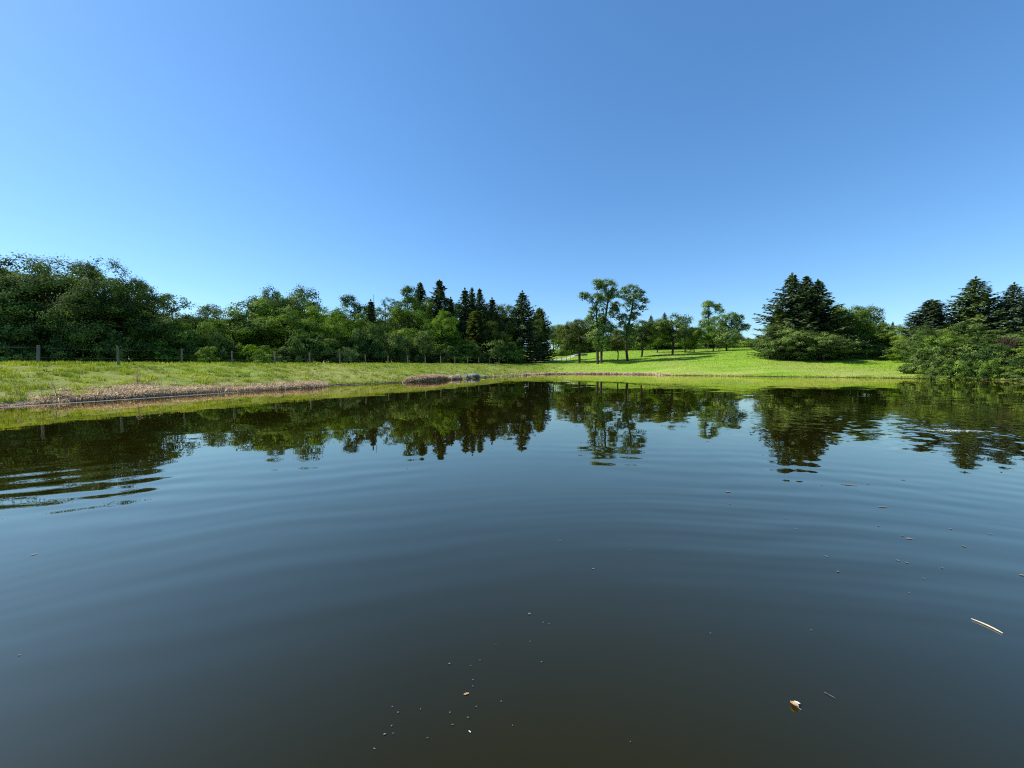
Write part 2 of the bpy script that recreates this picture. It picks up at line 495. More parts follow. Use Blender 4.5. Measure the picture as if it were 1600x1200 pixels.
    cosi = k.math('MAXIMUM', k.vmath('DOT_PRODUCT', nrm, geo.outputs['Incoming']), 0.0)
    fr = k.math('ADD', .005, k.math('MULTIPLY', .995, k.math('POWER', k.math('SUBTRACT', 1.0, cosi), 2.6)), clamp=True)
    ms = k.n('ShaderNodeMixShader'); k.l(fr, ms.inputs[0]); k.l(body_s.outputs[0], ms.inputs[1]); k.l(gl.outputs[0], ms.inputs[2])
    k.l(ms.outputs[0], k.out.inputs['Surface'])
    # one flat sheet, a little larger than the pond; the banks rise through it
    c = SH.mean(0)
    n = len(SH)
    outer = SH + (SH - c) / np.linalg.norm(SH - c, axis=1)[:, None] * 1.6
    V = np.vstack([[c[0], c[1], 0], np.column_stack([outer, np.zeros(n)])])
    i = np.arange(n)
    Fc = np.column_stack([np.zeros(n, int), 1 + i, 1 + (i + 1) % n])
    e1 = V[Fc[0, 1]] - V[0]; e2 = V[Fc[0, 2]] - V[0]
    if np.cross(e1, e2)[2] < 0: Fc = Fc[:, ::-1]
    me = mesh_np('pond_water', V, Fc, k.m)
    tag(link(bpy.data.objects.new('pond_water', me)), kind='structure')
build_water()

# ------------------------------------------------------------------ gravel path
def build_path():
    ctrl = [(700, 71), (745, 80), (775, 88), (805, 98), (835, 107), (860, 116), (885, 128), (902, 143), (913, 160), (913, 180), (900, 205), (880, 240)]
    pts = np.array([xd(px, D) for px, D in ctrl])
    # parallel to the fence on the crest further left
    d = np.array([.451, .893])
    pts = np.vstack([pts[0] - d * 9, pts])
    P = []
    for i in range(len(pts) - 1):
        m = max(2, int(np.linalg.norm(pts[i + 1] - pts[i]) / 1.0))
        p0 = pts[max(i - 1, 0)]; p3 = pts[min(i + 2, len(pts) - 1)]
        for j in range(m):
            t = j / m
            P.append(.5 * ((2 * pts[i]) + (-p0 + pts[i + 1]) * t + (2 * p0 - 5 * pts[i] + 4 * pts[i + 1] - p3) * t * t + (-p0 + 3 * pts[i] - 3 * pts[i + 1] + p3) * t ** 3))
    P = np.array(P)
    T = np.gradient(P, axis=0); T /= np.linalg.norm(T, axis=1)[:, None]
    N = np.column_stack([T[:, 1], -T[:, 0]])
    W = 1.6
    cols = []
    for w in np.linspace(-W, W, 7):
        q = P + N * w * (1 + .06 * np.sin(np.arange(len(P)) * .9 + w))[:, None]
        z = ground_z(q[:, 0], q[:, 1]) + (.05 if abs(w) < W * .9 else -.05) + .03
        cols.append(np.column_stack([q, z]))
    V = np.stack(cols, 1).reshape(-1, 3)
    nr = len(P); nc = 7
    a = (np.arange(nr - 1)[:, None] * nc + np.arange(nc - 1)[None, :])
    Fc = np.stack([a, a + 1, a + 1 + nc, a + nc], -1).reshape(-1, 4)
    me = mesh_np('gravel_path', V, Fc, M['path'], True)
    tag(link(bpy.data.objects.new('gravel_path', me)), kind='structure')
build_path()

# ------------------------------------------------------------------ plant geometry
def quads(C, Nn, Tn, L, W):
    """rhombic leaves: centres C, normals, long axes, half length, half width -> verts, faces"""
    B = np.cross(Nn, Tn)
    B /= np.linalg.norm(B, axis=1)[:, None] + 1e-9
    L = np.broadcast_to(np.asarray(L, float).reshape(-1, 1), (len(C), 1)); W = np.broadcast_to(np.asarray(W, float).reshape(-1, 1), (len(C), 1))
    V = np.stack([C - Tn * L, C - B * W, C + Tn * L, C + B * W], 1).reshape(-1, 3)
    Fc = np.arange(len(C) * 4).reshape(-1, 4)
    return V, Fc

def unit(v):
    return v / (np.linalg.norm(v, axis=-1, keepdims=True) + 1e-9)

def tubes(segs, sides=5):
    """segs: list of (p0, p1, r0, r1) -> verts, quad faces"""
    V = []; Fc = []
    ang = np.arange(sides) * 2 * math.pi / sides
    for p0, p1, r0, r1 in segs:
        p0 = np.asarray(p0, float); p1 = np.asarray(p1, float)
        d = p1 - p0; L = np.linalg.norm(d)
        if L < 1e-4: continue
        d /= L
        a = np.cross(d, (0, 0, 1.0) if abs(d[2]) < .9 else (1.0, 0, 0)); a /= np.linalg.norm(a)
        b = np.cross(d, a)
        ring = np.cos(ang)[:, None] * a + np.sin(ang)[:, None] * b
        n0 = len(V) * sides
        V.append(p0 + ring * r0); V.append(p1 + ring * r1)
        for i in range(sides):
            j = (i + 1) % sides
            Fc.append((n0 + i, n0 + j, n0 + sides + j, n0 + sides + i))
    return np.concatenate(V), np.array(Fc)

def grow(rng, H, lobes, n_cl, R=.75, flat=.45, per=55, leaf=.15, trunks=None, tr=.22, top=.8, upbias=.35, sides=5, hang=0.0):
    """a broadleaf tree: foliage clumps placed in lobes (x, y, z, rx, ry, rz, weight), each joined by a limb
    to the nearest stem below it; stem thickness follows how much it carries"""
    lob = np.array(lobes, float)
    w = lob[:, 6] / lob[:, 6].sum()
    cl = []; rad = []; lout = []; ltint = []
    lt = rng.uniform(-.18, .18, len(lob))
    for k in range(n_cl):
        li = rng.choice(len(lob), p=w); l = lob[li]
        v = unit(rng.normal(size=3)); v[2] = abs(v[2]) if rng.random() < upbias else v[2]
        r = rng.uniform(.35, 1.0) ** .38
        p = l[:3] + v * l[3:6] * r
        if p[2] < .25: p[2] = rng.uniform(.25, .9)
        cl.append(p); lout.append(unit((p - l[:3]) / l[3:6])); ltint.append(lt[li])
        rad.append(R * rng.uniform(.6, 1.25) * min(1.0, .55 + min(l[3], l[5]) / 3))
    cl = np.array(cl); rad = np.array(rad)
    nodes = []; par = []; load = []
    for (bx, by, tx, ty, th) in (trunks or [(0, 0, rng.normal() * .3, rng.normal() * .3, H * top)]):
        m = max(6, int(th / .9))
        base = len(nodes)
        wx, wy = rng.normal(size=2) * .25
        for i in range(m + 1):
            t = i / m
            nodes.append((bx + (tx - bx) * t ** 1.3 + wx * math.sin(t * 5), by + (ty - by) * t ** 1.3 + wy * math.sin(t * 4), t * th - .35 * (1 - t)))
            par.append(-1 if i == 0 else len(nodes) - 2)
    N = np.array(nodes); par = list(par)
    dax = np.array([np.min(np.linalg.norm(N - c, axis=1)) for c in cl])
    ends = []
    for ci in np.argsort(dax):
        c = cl[ci]
        d = np.linalg.norm(N - c, axis=1)
        cost = d + 1.6 * np.clip(N[:, 2] - (c[2] - .15 * d), 0, None)
        j = int(np.argmin(cost))
        p = N[j]
        mid = (p + c) / 2 + np.array([0, 0, .06 * d[j]]) + rng.normal(size=3) * .07 * d[j]
        N = np.vstack([N, mid, c]); par += [j, len(N) - 2]
        ends.append(len(N) - 1)
    load = np.zeros(len(N))
    load[ends] = 1
    for i in range(len(N) - 1, -1, -1):
        if par[i] >= 0: load[par[i]] += load[i]
    r0 = tr / max(load.max(), 1) ** .5
    segs = []
    for i in range(len(N)):
        if par[i] >= 0:
            ra = max(.018, r0 * max(load[par[i]], 1) ** .5); rb = max(.014, r0 * max(load[i], .6) ** .5)
            segs.append((N[par[i]], N[i], min(ra, rb * 1.5 + .02), rb))
    TV, TF = tubes(segs, sides)
    # leaves
    C = []; Nn = []; tint = []
    ctr = lob[:, :3].mean(0)
    leaf = leaf * .94
    for c, r, lo_, lt_ in zip(cl, rad, lout, ltint):
        m = int(per * 1.08 * rng.uniform(.7, 1.3) * (r / R) ** 1.5)
        v = rng.normal(size=(m, 3)) * .52
        v = np.clip(v, -1.15, 1.15)
        dz = v[:, 2] * flat - .30 * flat * (v[:, 0] ** 2 + v[:, 1] ** 2) - hang * np.abs(v[:, 2])
        q = c + np.column_stack([v[:, 0], v[:, 1], dz]) * r
        C.append(q)
        out = unit(c - ctr)
        Nn.append(np.array([0, 0, 1.0]) * .30 + out * .25 + lo_ * .55 + v * np.array([1, 1, .8]) * .75 + rng.normal(size=(m, 3)) * .24)
        tint.append(np.clip(rng.uniform(0, 1) ** 1.5 * 1.0 - .02 + lt_ + .14 * v[:, 2] + rng.normal(size=m) * .10, 0, 1))  # clump tint imitates sunlit and shaded foliage; clump tops painted lighter
    C = np.concatenate(C); Nn = unit(np.concatenate(Nn)); tint = np.concatenate(tint)
    T = unit(np.cross(Nn, rng.normal(size=C.shape)))
    s = leaf * rng.uniform(.7, 1.35, len(C))
    LV, LF = quads(C, Nn, T, s, s * .62)
    return (TV, TF), (LV, LF, np.repeat(tint, 4))

def lobes_round(rng, H, W, base, n=9, lean=0):
    """uneven round crown: a core and side lobes"""
    L = [(0, 0, base + (H - base) * .48, W * .34, W * .34, (H - base) * .40, 2.2)]
    for i in range(n):
        a = i * 2.4 + rng.uniform(-.4, .4)
        t = rng.uniform(.08, .92)
        rr = W * .5 * math.sin(math.pi * min(.95, .18 + .72 * (1 - t))) ** .7
        s = rng.uniform(.16, .25) * W
        x = math.cos(a) * (rr - s * .7); y = math.sin(a) * (rr - s * .7)
        L.append((x + lean * t, y, base + (H - base) * (.1 + .78 * t), s, s, s * rng.uniform(.6, .9), 1.0))
    L.append((rng.uniform(-.08, .08) * W, 0, H - W * .14, W * .18, W * .18, W * .14, .9))
    return L

def spruce(rng, H, W, bare=.0, twig=.40, dens=1.0, power=.85, droop=.22, upt=.30, ragged=.2):
    segs = [((0, 0, -.4), (0, 0, H * .5), H * .016, H * .009), ((0, 0, H * .5), (0, 0, H * .99), H * .009, .02)]
    C = []; Nn = []; T = []; L = []; tint = []
    z = bare * H + .3
    while z < H * .985:
        t = z / H
        nb = int(6 + 4 * (1 - t)) if t < .93 else 4
        a0 = rng.uniform(0, 6.28)
        for b in range(nb):
            if rng.random() < .06: continue
            a = a0 + b * 6.283 / nb + rng.normal() * .16
            Lb = W * .5 * (1 - t) ** power * rng.uniform(1 - ragged * 1.6, 1 + ragged) * (.85 + .3 * math.sin(t * 9 + a * 2)) ** .5
            if t < .12: Lb *= .75 + 2 * t
            Lb = max(Lb, .12)
            ca, sa = math.cos(a), math.sin(a)
            dr = droop * (1 - .8 * t)
            up0 = .45 * t
            def pt(s):
                return np.array([ca * Lb * s, sa * Lb * s, z + Lb * (up0 * s - dr * 2.0 * s + (dr * 1.2 + upt * .45) * s * s)])
            prev = pt(0)
            for s in (.35, .7, 1.0):
                q = pt(s); segs.append((prev, q, .012 + .02 * Lb * (1 - s + .35) * .4, .008 + .012 * Lb * (1 - s) * .4)); prev = q
            m = max(3, int(Lb / .19 * dens))
            bt = rng.uniform(.15, .7)
            for i in range(m):
                s = (i + .6) / m
                c = pt(s)
                for side in (-1, 1):
                    la = (.24 + .55 * (1 - s)) * min(1.0, .35 + Lb * .35) * rng.uniform(.7, 1.2)
                    dv = np.array([ca * .65 - side * sa * .75, sa * .65 + side * ca * .75, -.10 - .18 * rng.random()])
                    for q in range(2 if la > .35 else 1):
                        cc = c + dv * la * (.45 + .55 * q) + rng.normal(size=3) * .05
                        C.append(cc); T.append(dv + rng.normal(size=3) * .25); Nn.append(np.array([ca * .5, sa * .5, .9]) + rng.normal(size=3) * .45)
                        L.append(twig * .5 * rng.uniform(.8, 1.25)); tint.append(bt + rng.normal() * .15)
                if rng.random() < .8:     # hanging twig
                    C.append(c + np.array([0, 0, -.12]) + rng.normal(size=3) * .05); T.append(np.array([ca * .4, sa * .4, -1.0]) + rng.normal(size=3) * .3)
                    Nn.append(np.array([ca, sa, .2]) + rng.normal(size=3) * .5); L.append(twig * .5 * rng.uniform(.7, 1.1)); tint.append(bt - .1 + rng.normal() * .1)
            c = pt(1.0)
            C.append(c); T.append(np.array([ca, sa, .5])); Nn.append(np.array([-ca * .4, -sa * .4, 1.0])); L.append(twig * .55); tint.append(bt + .25)
        z += (.30 + .24 * (1 - t)) * (H / 14) ** .5
    for q in range(7):
        C.append(np.array([0, 0, H * .985 + .09 * q * .5])); T.append(np.array([rng.normal() * .25, rng.normal() * .25, 1.0])); Nn.append(rng.normal(size=3)); L.append(.20); tint.append(.5)
    C = np.array(C); T = unit(np.array(T)); Nn = unit(np.array(Nn)); L = np.array(L)
    LV, LF = quads(C, Nn, T, L, np.clip(L * .62, .05, .13))
    return tubes(segs, 4), (LV, LF, np.repeat(np.clip(np.array(tint), 0, 1), 4))

def pine(rng, H, W):
    """soft-needled pine: layered level boughs of round tufts"""
    lob = []
    z = H * .12
    while z < H * .97:
        t = z / H
        for b in range(4):
            a = rng.uniform(0, 6.28); Lb = W * .5 * (1 - t) ** .6 * rng.uniform(.7, 1.05)
            lob.append((math.cos(a) * Lb * .55, math.sin(a) * Lb * .55, z + Lb * .08, max(.4, Lb * .48), max(.4, Lb * .48), .6, .4 + Lb))
        z += H * .065
    return grow(rng, H, lob, 420, .62, .75, 56, .12, tr=.2, top=.95)

PROTO = {}
def add_proto(key, tf, lf):
    (TV, TF), (LV, LF, tint) = tf, lf
    tm = mesh_np('trunk', TV, TF, M['bark'], True)
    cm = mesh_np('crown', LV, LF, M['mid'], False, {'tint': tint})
    zt = LV[:, 2].max(); wd = np.percentile(np.abs(LV[:, 0]), 98.5) + np.percentile(np.abs(LV[:, 1]), 98.5)
    PROTO[key] = (tm, cm, float(zt), float(wd))

def r_(s): return np.random.default_rng(s)
for i, (H, W, base, n_cl) in enumerate([(13, 10, 1.2, 330), (14, 9, 1.5, 300), (12, 10, .8, 320), (14, 11, 1.5, 340)]):
    rg = r_(20 + i)
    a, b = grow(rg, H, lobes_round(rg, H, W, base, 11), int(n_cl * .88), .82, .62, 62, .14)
    add_proto('broad%d' % i, a, b)
for i, (H, W, base) in enumerate([(14, 9, 4.0), (15, 10, 5.0)]):           # open crowned, layered sprays
    rg = r_(40 + i)
    a, b = grow(rg, H, lobes_round(rg, H, W, base, 12), 230, .70, .45, 40, .125, tr=.24)
    add_proto('airy%d' % i, a, b)
for i, (H, W) in enumerate([(13, 12), (13.5, 11)]):                        # spreading, sprays of compound leaves
    rg = r_(50 + i)
    a, b = grow(rg, H, lobes_round(rg, H, W, 1.0, 18), 400, .80, .68, 80, .098, tr=.30, upbias=.5)
    add_proto('spray%d' % i, a, b)
for i, (H, W, p, rag) in enumerate([(16, 7.5, .88, .34), (16, 6.5, .90, .36), (15, 8.5, .84, .24), (15, 5.5, .88, .32)]):
    a, b = spruce(r_(60 + i), H, W, power=p, ragged=rag)
    add_proto('spruce%d' % i, a, b)
a, b = spruce(r_(66), 15, 5.0, power=.55, ragged=.12, droop=.10, upt=.8, dens=1.3); add_proto('column0', a, b)
a, b = pine(r_(67), 12, 7.5); add_proto('pine0', a, b)
for i, (H, W) in enumerate([(4, 5), (4.5, 4.5), (3.4, 5.5), (5, 5)]):
    rg = r_(70 + i)
    lb = [(0, 0, H * .4, W * .36, W * .36, H * .45, 2)]
    for q in range(8):
        aa = q * 2.4; lb.append((math.cos(aa) * W * .3, math.sin(aa) * W * .3, H * rg.uniform(.15, .75), W * .2, W * .2, H * .2, 1))
    a, b = grow(rg, H, lb, 92, .58, .55, 74, .10, tr=.07, top=.5, sides=4)
    add_proto('shrub%d' % i, a, b)
for i in range(2):                                                         # round young tree with a clear stem
    rg = r_(80 + i); H, W = 7, 5.5
    a, b = grow(rg, H, lobes_round(rg, H, W, 1.8, 9), 190, .6, .55, 48, .11, tr=.13)
    add_proto('young%d' % i, a, b)
for i in range(2):                                                         # maple with low, wide, dense crown
    rg = r_(84 + i); H, W = 9.5, 8.5
    a, b = grow(rg, H, lobes_round(rg, H, W, 1.7, 13), 210, .80, .55, 70, .13, tr=.24)
    add_proto('maple%d' % i, a, b)
rg = r_(90)
a, b = grow(rg, 9, [(0, 0, 6.6, 1.5, 1.5, 1.6, 1), (0, 0, 4.5, 1.3, 1.3, 1.2, .6), (.6, 0, 3, .9, .9, .6, .3)], 60, .5, .5, 40, .1, tr=.1)
add_proto('narrow0', a, b)

KIND = {'broad': 'broadleaf_tree', 'airy': 'broadleaf_tree', 'spray': 'walnut_tree', 'spruce': 'spruce_tree', 'column': 'spruce_tree',
        'pine': 'pine_tree', 'shrub': 'shrub', 'young': 'young_tree', 'maple': 'maple_tree', 'narrow': 'broadleaf_tree'}
def place(key, px, py_top, w_px, D, mat, label, group=None, rot=None, cat=None, sink=.05, name=None):
    tm, cm, zt, wd = PROTO[key]
    if rot is None: rot = random.uniform(0, 6.28)
    x, y = xd(px, D)
    zb = gz(x, y)
    top = at(px, py_top, D).z
    h = max(.8, top - zb)
    sz = h / zt
    sx = (w_px * D / F_PX) / (wd * .93)
    stem = key.rstrip('0123456789')
    e = bpy.data.objects.new(name or KIND[stem], None)
    e.empty_display_size = .5
    e.location = (x, y, zb - sink); e.rotation_euler = (0, 0, rot); e.scale = (sx, sx, sz * (1 + sink / h))
    link(e)
    tag(e, label, cat or ('shrub' if stem == 'shrub' else 'tree'), group)
    link(bpy.data.objects.new('trunk' if stem != 'shrub' else 'stem', tm), e)
    c = bpy.data.objects.new('crown' if stem != 'shrub' else 'foliage', cm)
    link(c, e)
    c.material_slots[0].link = 'OBJECT'
    c.material_slots[0].material = M[mat]
    return e

G_WOOD = 'trees of the wood behind the fence'
G_SPR = 'spruces rising out of the wood'
G_RIGHT = 'trees and shrubs on the right shore'
G_HILL = 'trees scattered on the grassy hill'
# ------------------------------------------------------------------ the wood behind the dike, left to centre
T = [
 # proto, px, top, width px, depth, material, label, group
 ('spray0', -60, 393, 190, 40, 'dark', 'spreading dark tree cut by the left edge of the picture', G_WOOD),
 ('spray1', 28, 390, 165, 42, 'dark', 'tall spreading tree with layered leaf sprays behind the first fence post', G_WOOD),
 ('spray0', 108, 395, 150, 44, 'dark', 'broad dark walnut tree between the first and second fence posts', G_WOOD),
 ('spray1', 165, 398, 130, 43, 'dark', 'dark walnut tree with sloping right shoulder above the second fence post', G_WOOD),
 ('airy0', 222, 436, 75, 47, 'pale', 'thin airy tree with sky showing through right of the big walnuts', G_WOOD),
 ('broad1', 200, 468, 110, 44, 'dark', 'dark low tree filling in below the airy tree', G_WOOD),
 ('broad0', 278, 457, 95, 62, 'dark', 'bluish green domed tree farther back left of the dip in the skyline', G_WOOD),
 ('broad2', 330, 474, 75, 64, 'pale', 'pale topped tree at the dip in the skyline', G_WOOD),
 ('broad3', 280, 499, 85, 48, 'mid', 'rounded mid green tree straight behind the third fence post', G_WOOD),
 ('broad0', 335, 497, 80, 50, 'bright', 'bright green tree below the dip in the skyline', G_WOOD),
 ('broad1', 372, 486, 75, 53, 'mid', 'mid green tree above the fourth fence post', G_WOOD),
 ('broad2', 412, 466, 110, 58, 'mid', 'large mid green tree left below the rounded oak', G_WOOD),
 ('maple0', 428, 444, 62, 70, 'dark', 'left half of the dark oak crown standing above the wood', G_WOOD),
 ('maple1', 468, 442, 76, 71, 'dark', 'rounded dark oak crown standing highest left of centre', G_WOOD),
 ('broad3', 452, 478, 95, 57, 'mid', 'dense green tree in front of the rounded oak', G_WOOD),
 ('broad0', 500, 477, 80, 59, 'bright', 'bright green tree right of the rounded oak', G_WOOD),
 ('broad1', 548, 457, 58, 72, 'dark', 'dark upright tree with two tufts at its top', G_WOOD),
 ('broad2', 528, 478, 62, 64, 'bright', 'bright green tree left of the narrow dark spruce', G_WOOD),
 ('spruce3', 581, 467, 46, 70, 'needle', 'narrow dark spruce beside the pale open tree', G_SPR),
 ('broad3', 566, 486, 45, 66, 'mid', 'pale green tree just left of the narrow dark spruce', G_WOOD),
 ('airy1', 606, 464, 56, 84, 'pale', 'pale open tree with sky gap at the middle of the wood', G_WOOD),
 ('broad0', 600, 502, 62, 70, 'mid', 'mid green tree under the pale open tree', G_WOOD),
 ('broad1', 640, 443, 60, 82, 'mid', 'tall leafy tree leaning against the left tall spruce', G_WOOD),
 ('spruce0', 658, 440, 78, 92, 'needle', 'left tall spruce with jagged top rising from the wood', G_SPR),
 ('spruce1', 688, 436, 76, 90, 'needle', 'highest spruce of the wood with a sharp bare tip', G_SPR),
 ('spruce3', 705, 463, 46, 92, 'needle', 'short spruce tucked right of the highest spruce', G_SPR),
 ('broad2', 650, 512, 82, 76, 'mid', 'rounded green tree at the foot of the left tall spruce', G_WOOD),
 ('broad3', 694, 482, 52, 78, 'bright', 'bright green tree in front of the highest spruce', G_WOOD),
 ('broad0', 700, 512, 78, 78, 'mid', 'wide low tree at the foot of the highest spruce', G_WOOD),
 ('spruce3', 727, 449, 52, 96, 'needle', 'left one of three spruces standing close together', G_SPR),
 ('spruce0', 738, 448, 50, 99, 'needle', 'middle one of three spruces standing close together', G_SPR),
 ('spruce1', 750, 450, 52, 97, 'needle', 'right one of three spruces standing close together', G_SPR),
 ('spruce3', 769, 464, 48, 100, 'needle', 'lone spire right of the three close spruces', G_SPR),
 ('column0', 745, 484, 42, 86, 'olive', 'olive green feathery tree in front of the three spruces', G_WOOD),
 ('broad1', 768, 500, 48, 88, 'olive', 'olive green rounded tree left of the big dark spruce', G_WOOD),
 ('broad3', 782, 474, 44, 104, 'mid', 'green tree behind the olive tree', G_WOOD),
 ('broad2', 797, 476, 40, 103, 'bright', 'brighter green tree touching the big dark spruce', G_WOOD),
 ('spruce2', 816, 453, 72, 100, 'needle', 'big cone shaped dark spruce reaching down to the grass', G_SPR),
 ('column0', 843, 480, 38, 112, 'olive', 'tall narrow tree right of the big dark spruce', G_WOOD),
 ('maple0', 866, 506, 36, 175, 'dark', 'small round dark tree in the gap above the path', G_WOOD),
 ('broad1', 878, 514, 22, 190, 'dark', 'far dark tree behind the shrubs by the path', G_WOOD),
]
for t in T:
    place(*t)
ORD = 'first second third fourth fifth sixth seventh eighth ninth tenth eleventh twelfth thirteenth fourteenth fifteenth sixteenth seventeenth eighteenth nineteenth twentieth'.split()
POST_PX = [61, 182.5, 283, 360, 428, 483, 531, 571.7, 607, 639, 667, 692.7, 714.8, 734.7, 753.5, 769, 785, 799.4, 811, 822.7]
def by_post(px):
    k = min(range(20), key=lambda q: abs(POST_PX[q] - px))
    d = px - POST_PX[k]
    side = 'straight behind' if abs(d) < 6 else ('just right of' if d > 0 else 'just left of') if abs(d) < 26 else ('right of' if d > 0 else ('far left of' if d < -75 else 'left of'))
    return '%s the %s fence post' % (side, ORD[k])
for t in [('broad2', -150, 402, 170, 40, 'dark', 'tree of the wood just past the left edge of the view', G_WOOD),
          ('spray1', -260, 398, 190, 37, 'dark', 'walnut tree of the wood further past the left edge of the view', G_WOOD),
          ('broad0', -390, 400, 210, 34, 'dark', 'last tree of the wood past the left edge of the view', G_WOOD),
          ('broad1', 8, 412, 110, 49, 'dark', 'dark full crowned tree behind the tall walnuts at the left edge', G_WOOD),
          ('broad3', 68, 407, 110, 48, 'mid', 'full crowned tree behind the walnuts right of the first fence post', G_WOOD),
          ('broad0', 138, 410, 100, 49, 'dark', 'dark full crowned tree behind the walnuts left of the second fence post', G_WOOD),
          ('broad2', 618, 474, 52, 88, 'dark', 'dark leafy tree filling the wood left of the left tall spruce', G_WOOD),
          ('broad0', 672, 462, 46, 88, 'mid', 'green tree wedged between the two tallest spruces', G_WOOD),
          ('broad1', 714, 470, 48, 95, 'dark', 'dark leafy tree left of the three close spruces', G_WOOD),
          ('broad3', 760, 472, 44, 100, 'olive', 'olive tree crown right of the three close spruces', G_WOOD),
          ('broad2', 790, 472, 44, 99, 'olive', 'olive leafy tree left of the big dark spruce, upper one', G_WOOD),
          ('broad0', 575, 480, 50, 74, 'mid', 'leafy tree around the narrow dark spruce', G_WOOD),
          ('broad3', 836, 487, 34, 108, 'dark', 'dark tree between the big spruce and the tall narrow tree', G_WOOD)]:
    place(*t)
# darkness deep in the wood: a back row seen only through the gaps
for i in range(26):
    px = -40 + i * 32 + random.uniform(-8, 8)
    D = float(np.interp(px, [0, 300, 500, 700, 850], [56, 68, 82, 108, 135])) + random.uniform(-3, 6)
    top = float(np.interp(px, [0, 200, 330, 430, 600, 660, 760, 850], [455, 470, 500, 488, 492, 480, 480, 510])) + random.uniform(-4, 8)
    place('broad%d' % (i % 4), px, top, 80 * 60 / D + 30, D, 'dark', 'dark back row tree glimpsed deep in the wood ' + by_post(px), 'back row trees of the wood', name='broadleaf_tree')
# shrubby edge of the wood
edge_px = list(range(-30, 800, 36))
for i, px in enumerate(edge_px):
    px = px + random.uniform(-8, 8)
    D = float(np.interp(px, [0, 300, 500, 700, 800], [36.5, 44.5, 53, 73, 88])) + random.uniform(0, 2)
    top = float(np.interp(px, [0, 300, 500, 700, 800], [520, 526, 528, 530, 534])) + random.uniform(-26, 18)
    mat = random.choice(['dark', 'dark', 'dark', 'mid', 'dark', 'bright'])
    place('shrub%d' % (i % 4), px, top, random.uniform(34, 60), D, mat, {'dark': 'dark', 'mid': 'mid green', 'bright': 'bright green'}[mat] + ' undergrowth bush ' + by_post(px), 'bushes along the foot of the wood')
# named bushes
place('shrub1', 325, 540, 26, 38, 'mid', 'vine covered bush with climbing leaves right of the third fence post', 'bushes along the foot of the wood')
place('shrub0', 415, 552, 34, 42, 'mid', 'small low bush between the fourth and fifth fence posts', 'bushes along the foot of the wood')
place('shrub2', 545, 541, 30, 54, 'pale', 'pale leafed bush behind the fence left of the pale fence posts', 'bushes along the foot of the wood')
place('shrub3', 770, 532, 60, 90, 'olive', 'grey green bush left of the big dark spruce', 'bushes along the foot of the wood')
place('shrub0', 800, 545, 40, 93, 'mid', 'low bush at the left foot of the big dark spruce', 'bushes along the foot of the wood')
place('shrub1', 858, 549, 26, 150, 'bright', 'bright green shrub left in the clump beside the path', 'shrubs beside the path')
place('shrub2', 874, 546, 26, 152, 'mid', 'dark green shrub right in the clump beside the path', 'shrubs beside the path')
place('shrub3', 838, 548, 24, 132, 'mid', 'shrub behind the fence right of the big dark spruce', 'shrubs beside the path')
place('shrub0', 905, 553, 26, 134, 'dark', 'low dark shrub spreading beside the bend of the path', 'shrubs beside the path')

# ------------------------------------------------------------------ trees on the hill
def hero(seed, px, D, lobes_px, trunks_px, top_px, name, label, mat, R, flat, per, leaf, n_cl, tr, cat='tree'):
    """a tree whose crown is described by lobes in its own metres (given as measured sizes)"""
    x, y = xd(px, D); zb = gz(x, y)
    s = D / F_PX
    rng = r_(seed)
    L = []
    for (lx, ly, rx, rz, w) in lobes_px:
        z = at(px, ly, D).z - zb
        L.append(((lx - px) * s, rng.normal() * rx * s * .35, z, rx * s * .95, rx * s * .95, rz * s * 1.3, w))
    tr_ = [((a - px) * s, rng.normal() * .4, (b - px) * s, rng.normal() * .8, at(px, ty, D).z - zb) for (a, b, ty) in trunks_px]
    (TV, TF), (LV, LF, tint) = grow(rng, at(px, top_px, D).z - zb, L, n_cl, R, flat, per, leaf, trunks=tr_, tr=tr)
    e = bpy.data.objects.new(name, None); e.location = (x, y, zb - .05); link(e)
    tag(e, label, cat, G_HILL)
    link(bpy.data.objects.new('trunk', mesh_np('trunk', TV, TF, M['bark'], True)), e)
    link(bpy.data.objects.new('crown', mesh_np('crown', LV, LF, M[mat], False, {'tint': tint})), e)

hero(101, 937, 86, [(945, 446, 16, 7, 1.2), (932, 444, 9, 6, .7), (958, 458, 9, 6, .9), (912, 461, 8, 5, .5), (930, 466, 14, 7, 1.2), (945, 462, 14, 7, 1.0),
                    (938, 478, 12, 6, .8), (927, 486, 8, 8, .8), (958, 482, 6, 5, .35), (921, 499, 7, 8, .7), (931, 509, 9, 7, .7),
                    (945, 515, 15, 14, 2.2), (930, 528, 14, 11, 1.6), (938, 540, 12, 6, .8), (940, 500, 8, 10, 1.0)],
     [(933, 930, 470), (941, 948, 462)], 437, 'locust_tree', 'taller of the two lanky airy trees, double trunked, left one on the hill', 'locust', .62, .62, 28, .145, 640, .30)
hero(102, 982, 88, [(985, 450, 14, 5, 1.0), (998, 456, 10, 5, .8), (972, 458, 10, 5, .8), (985, 465, 17, 5, 1.2), (1004, 470, 8, 5, .6), (962, 476, 8, 5, .6),
                    (985, 478, 14, 6, .9), (960, 488, 10, 6, .8), (1002, 482, 6, 4, .35), (973, 496, 9, 6, .8), (993, 492, 8, 5, .4), (985, 500, 6, 8, .6),
                    (970, 512, 12, 8, 1.0), (982, 524, 11, 13, 1.3)],
     [(981, 986, 462)], 444, 'locust_tree', 'second lanky airy tree, single trunked and flat topped, right of the tallest', 'locust', .62, .55, 27, .14, 520, .30)
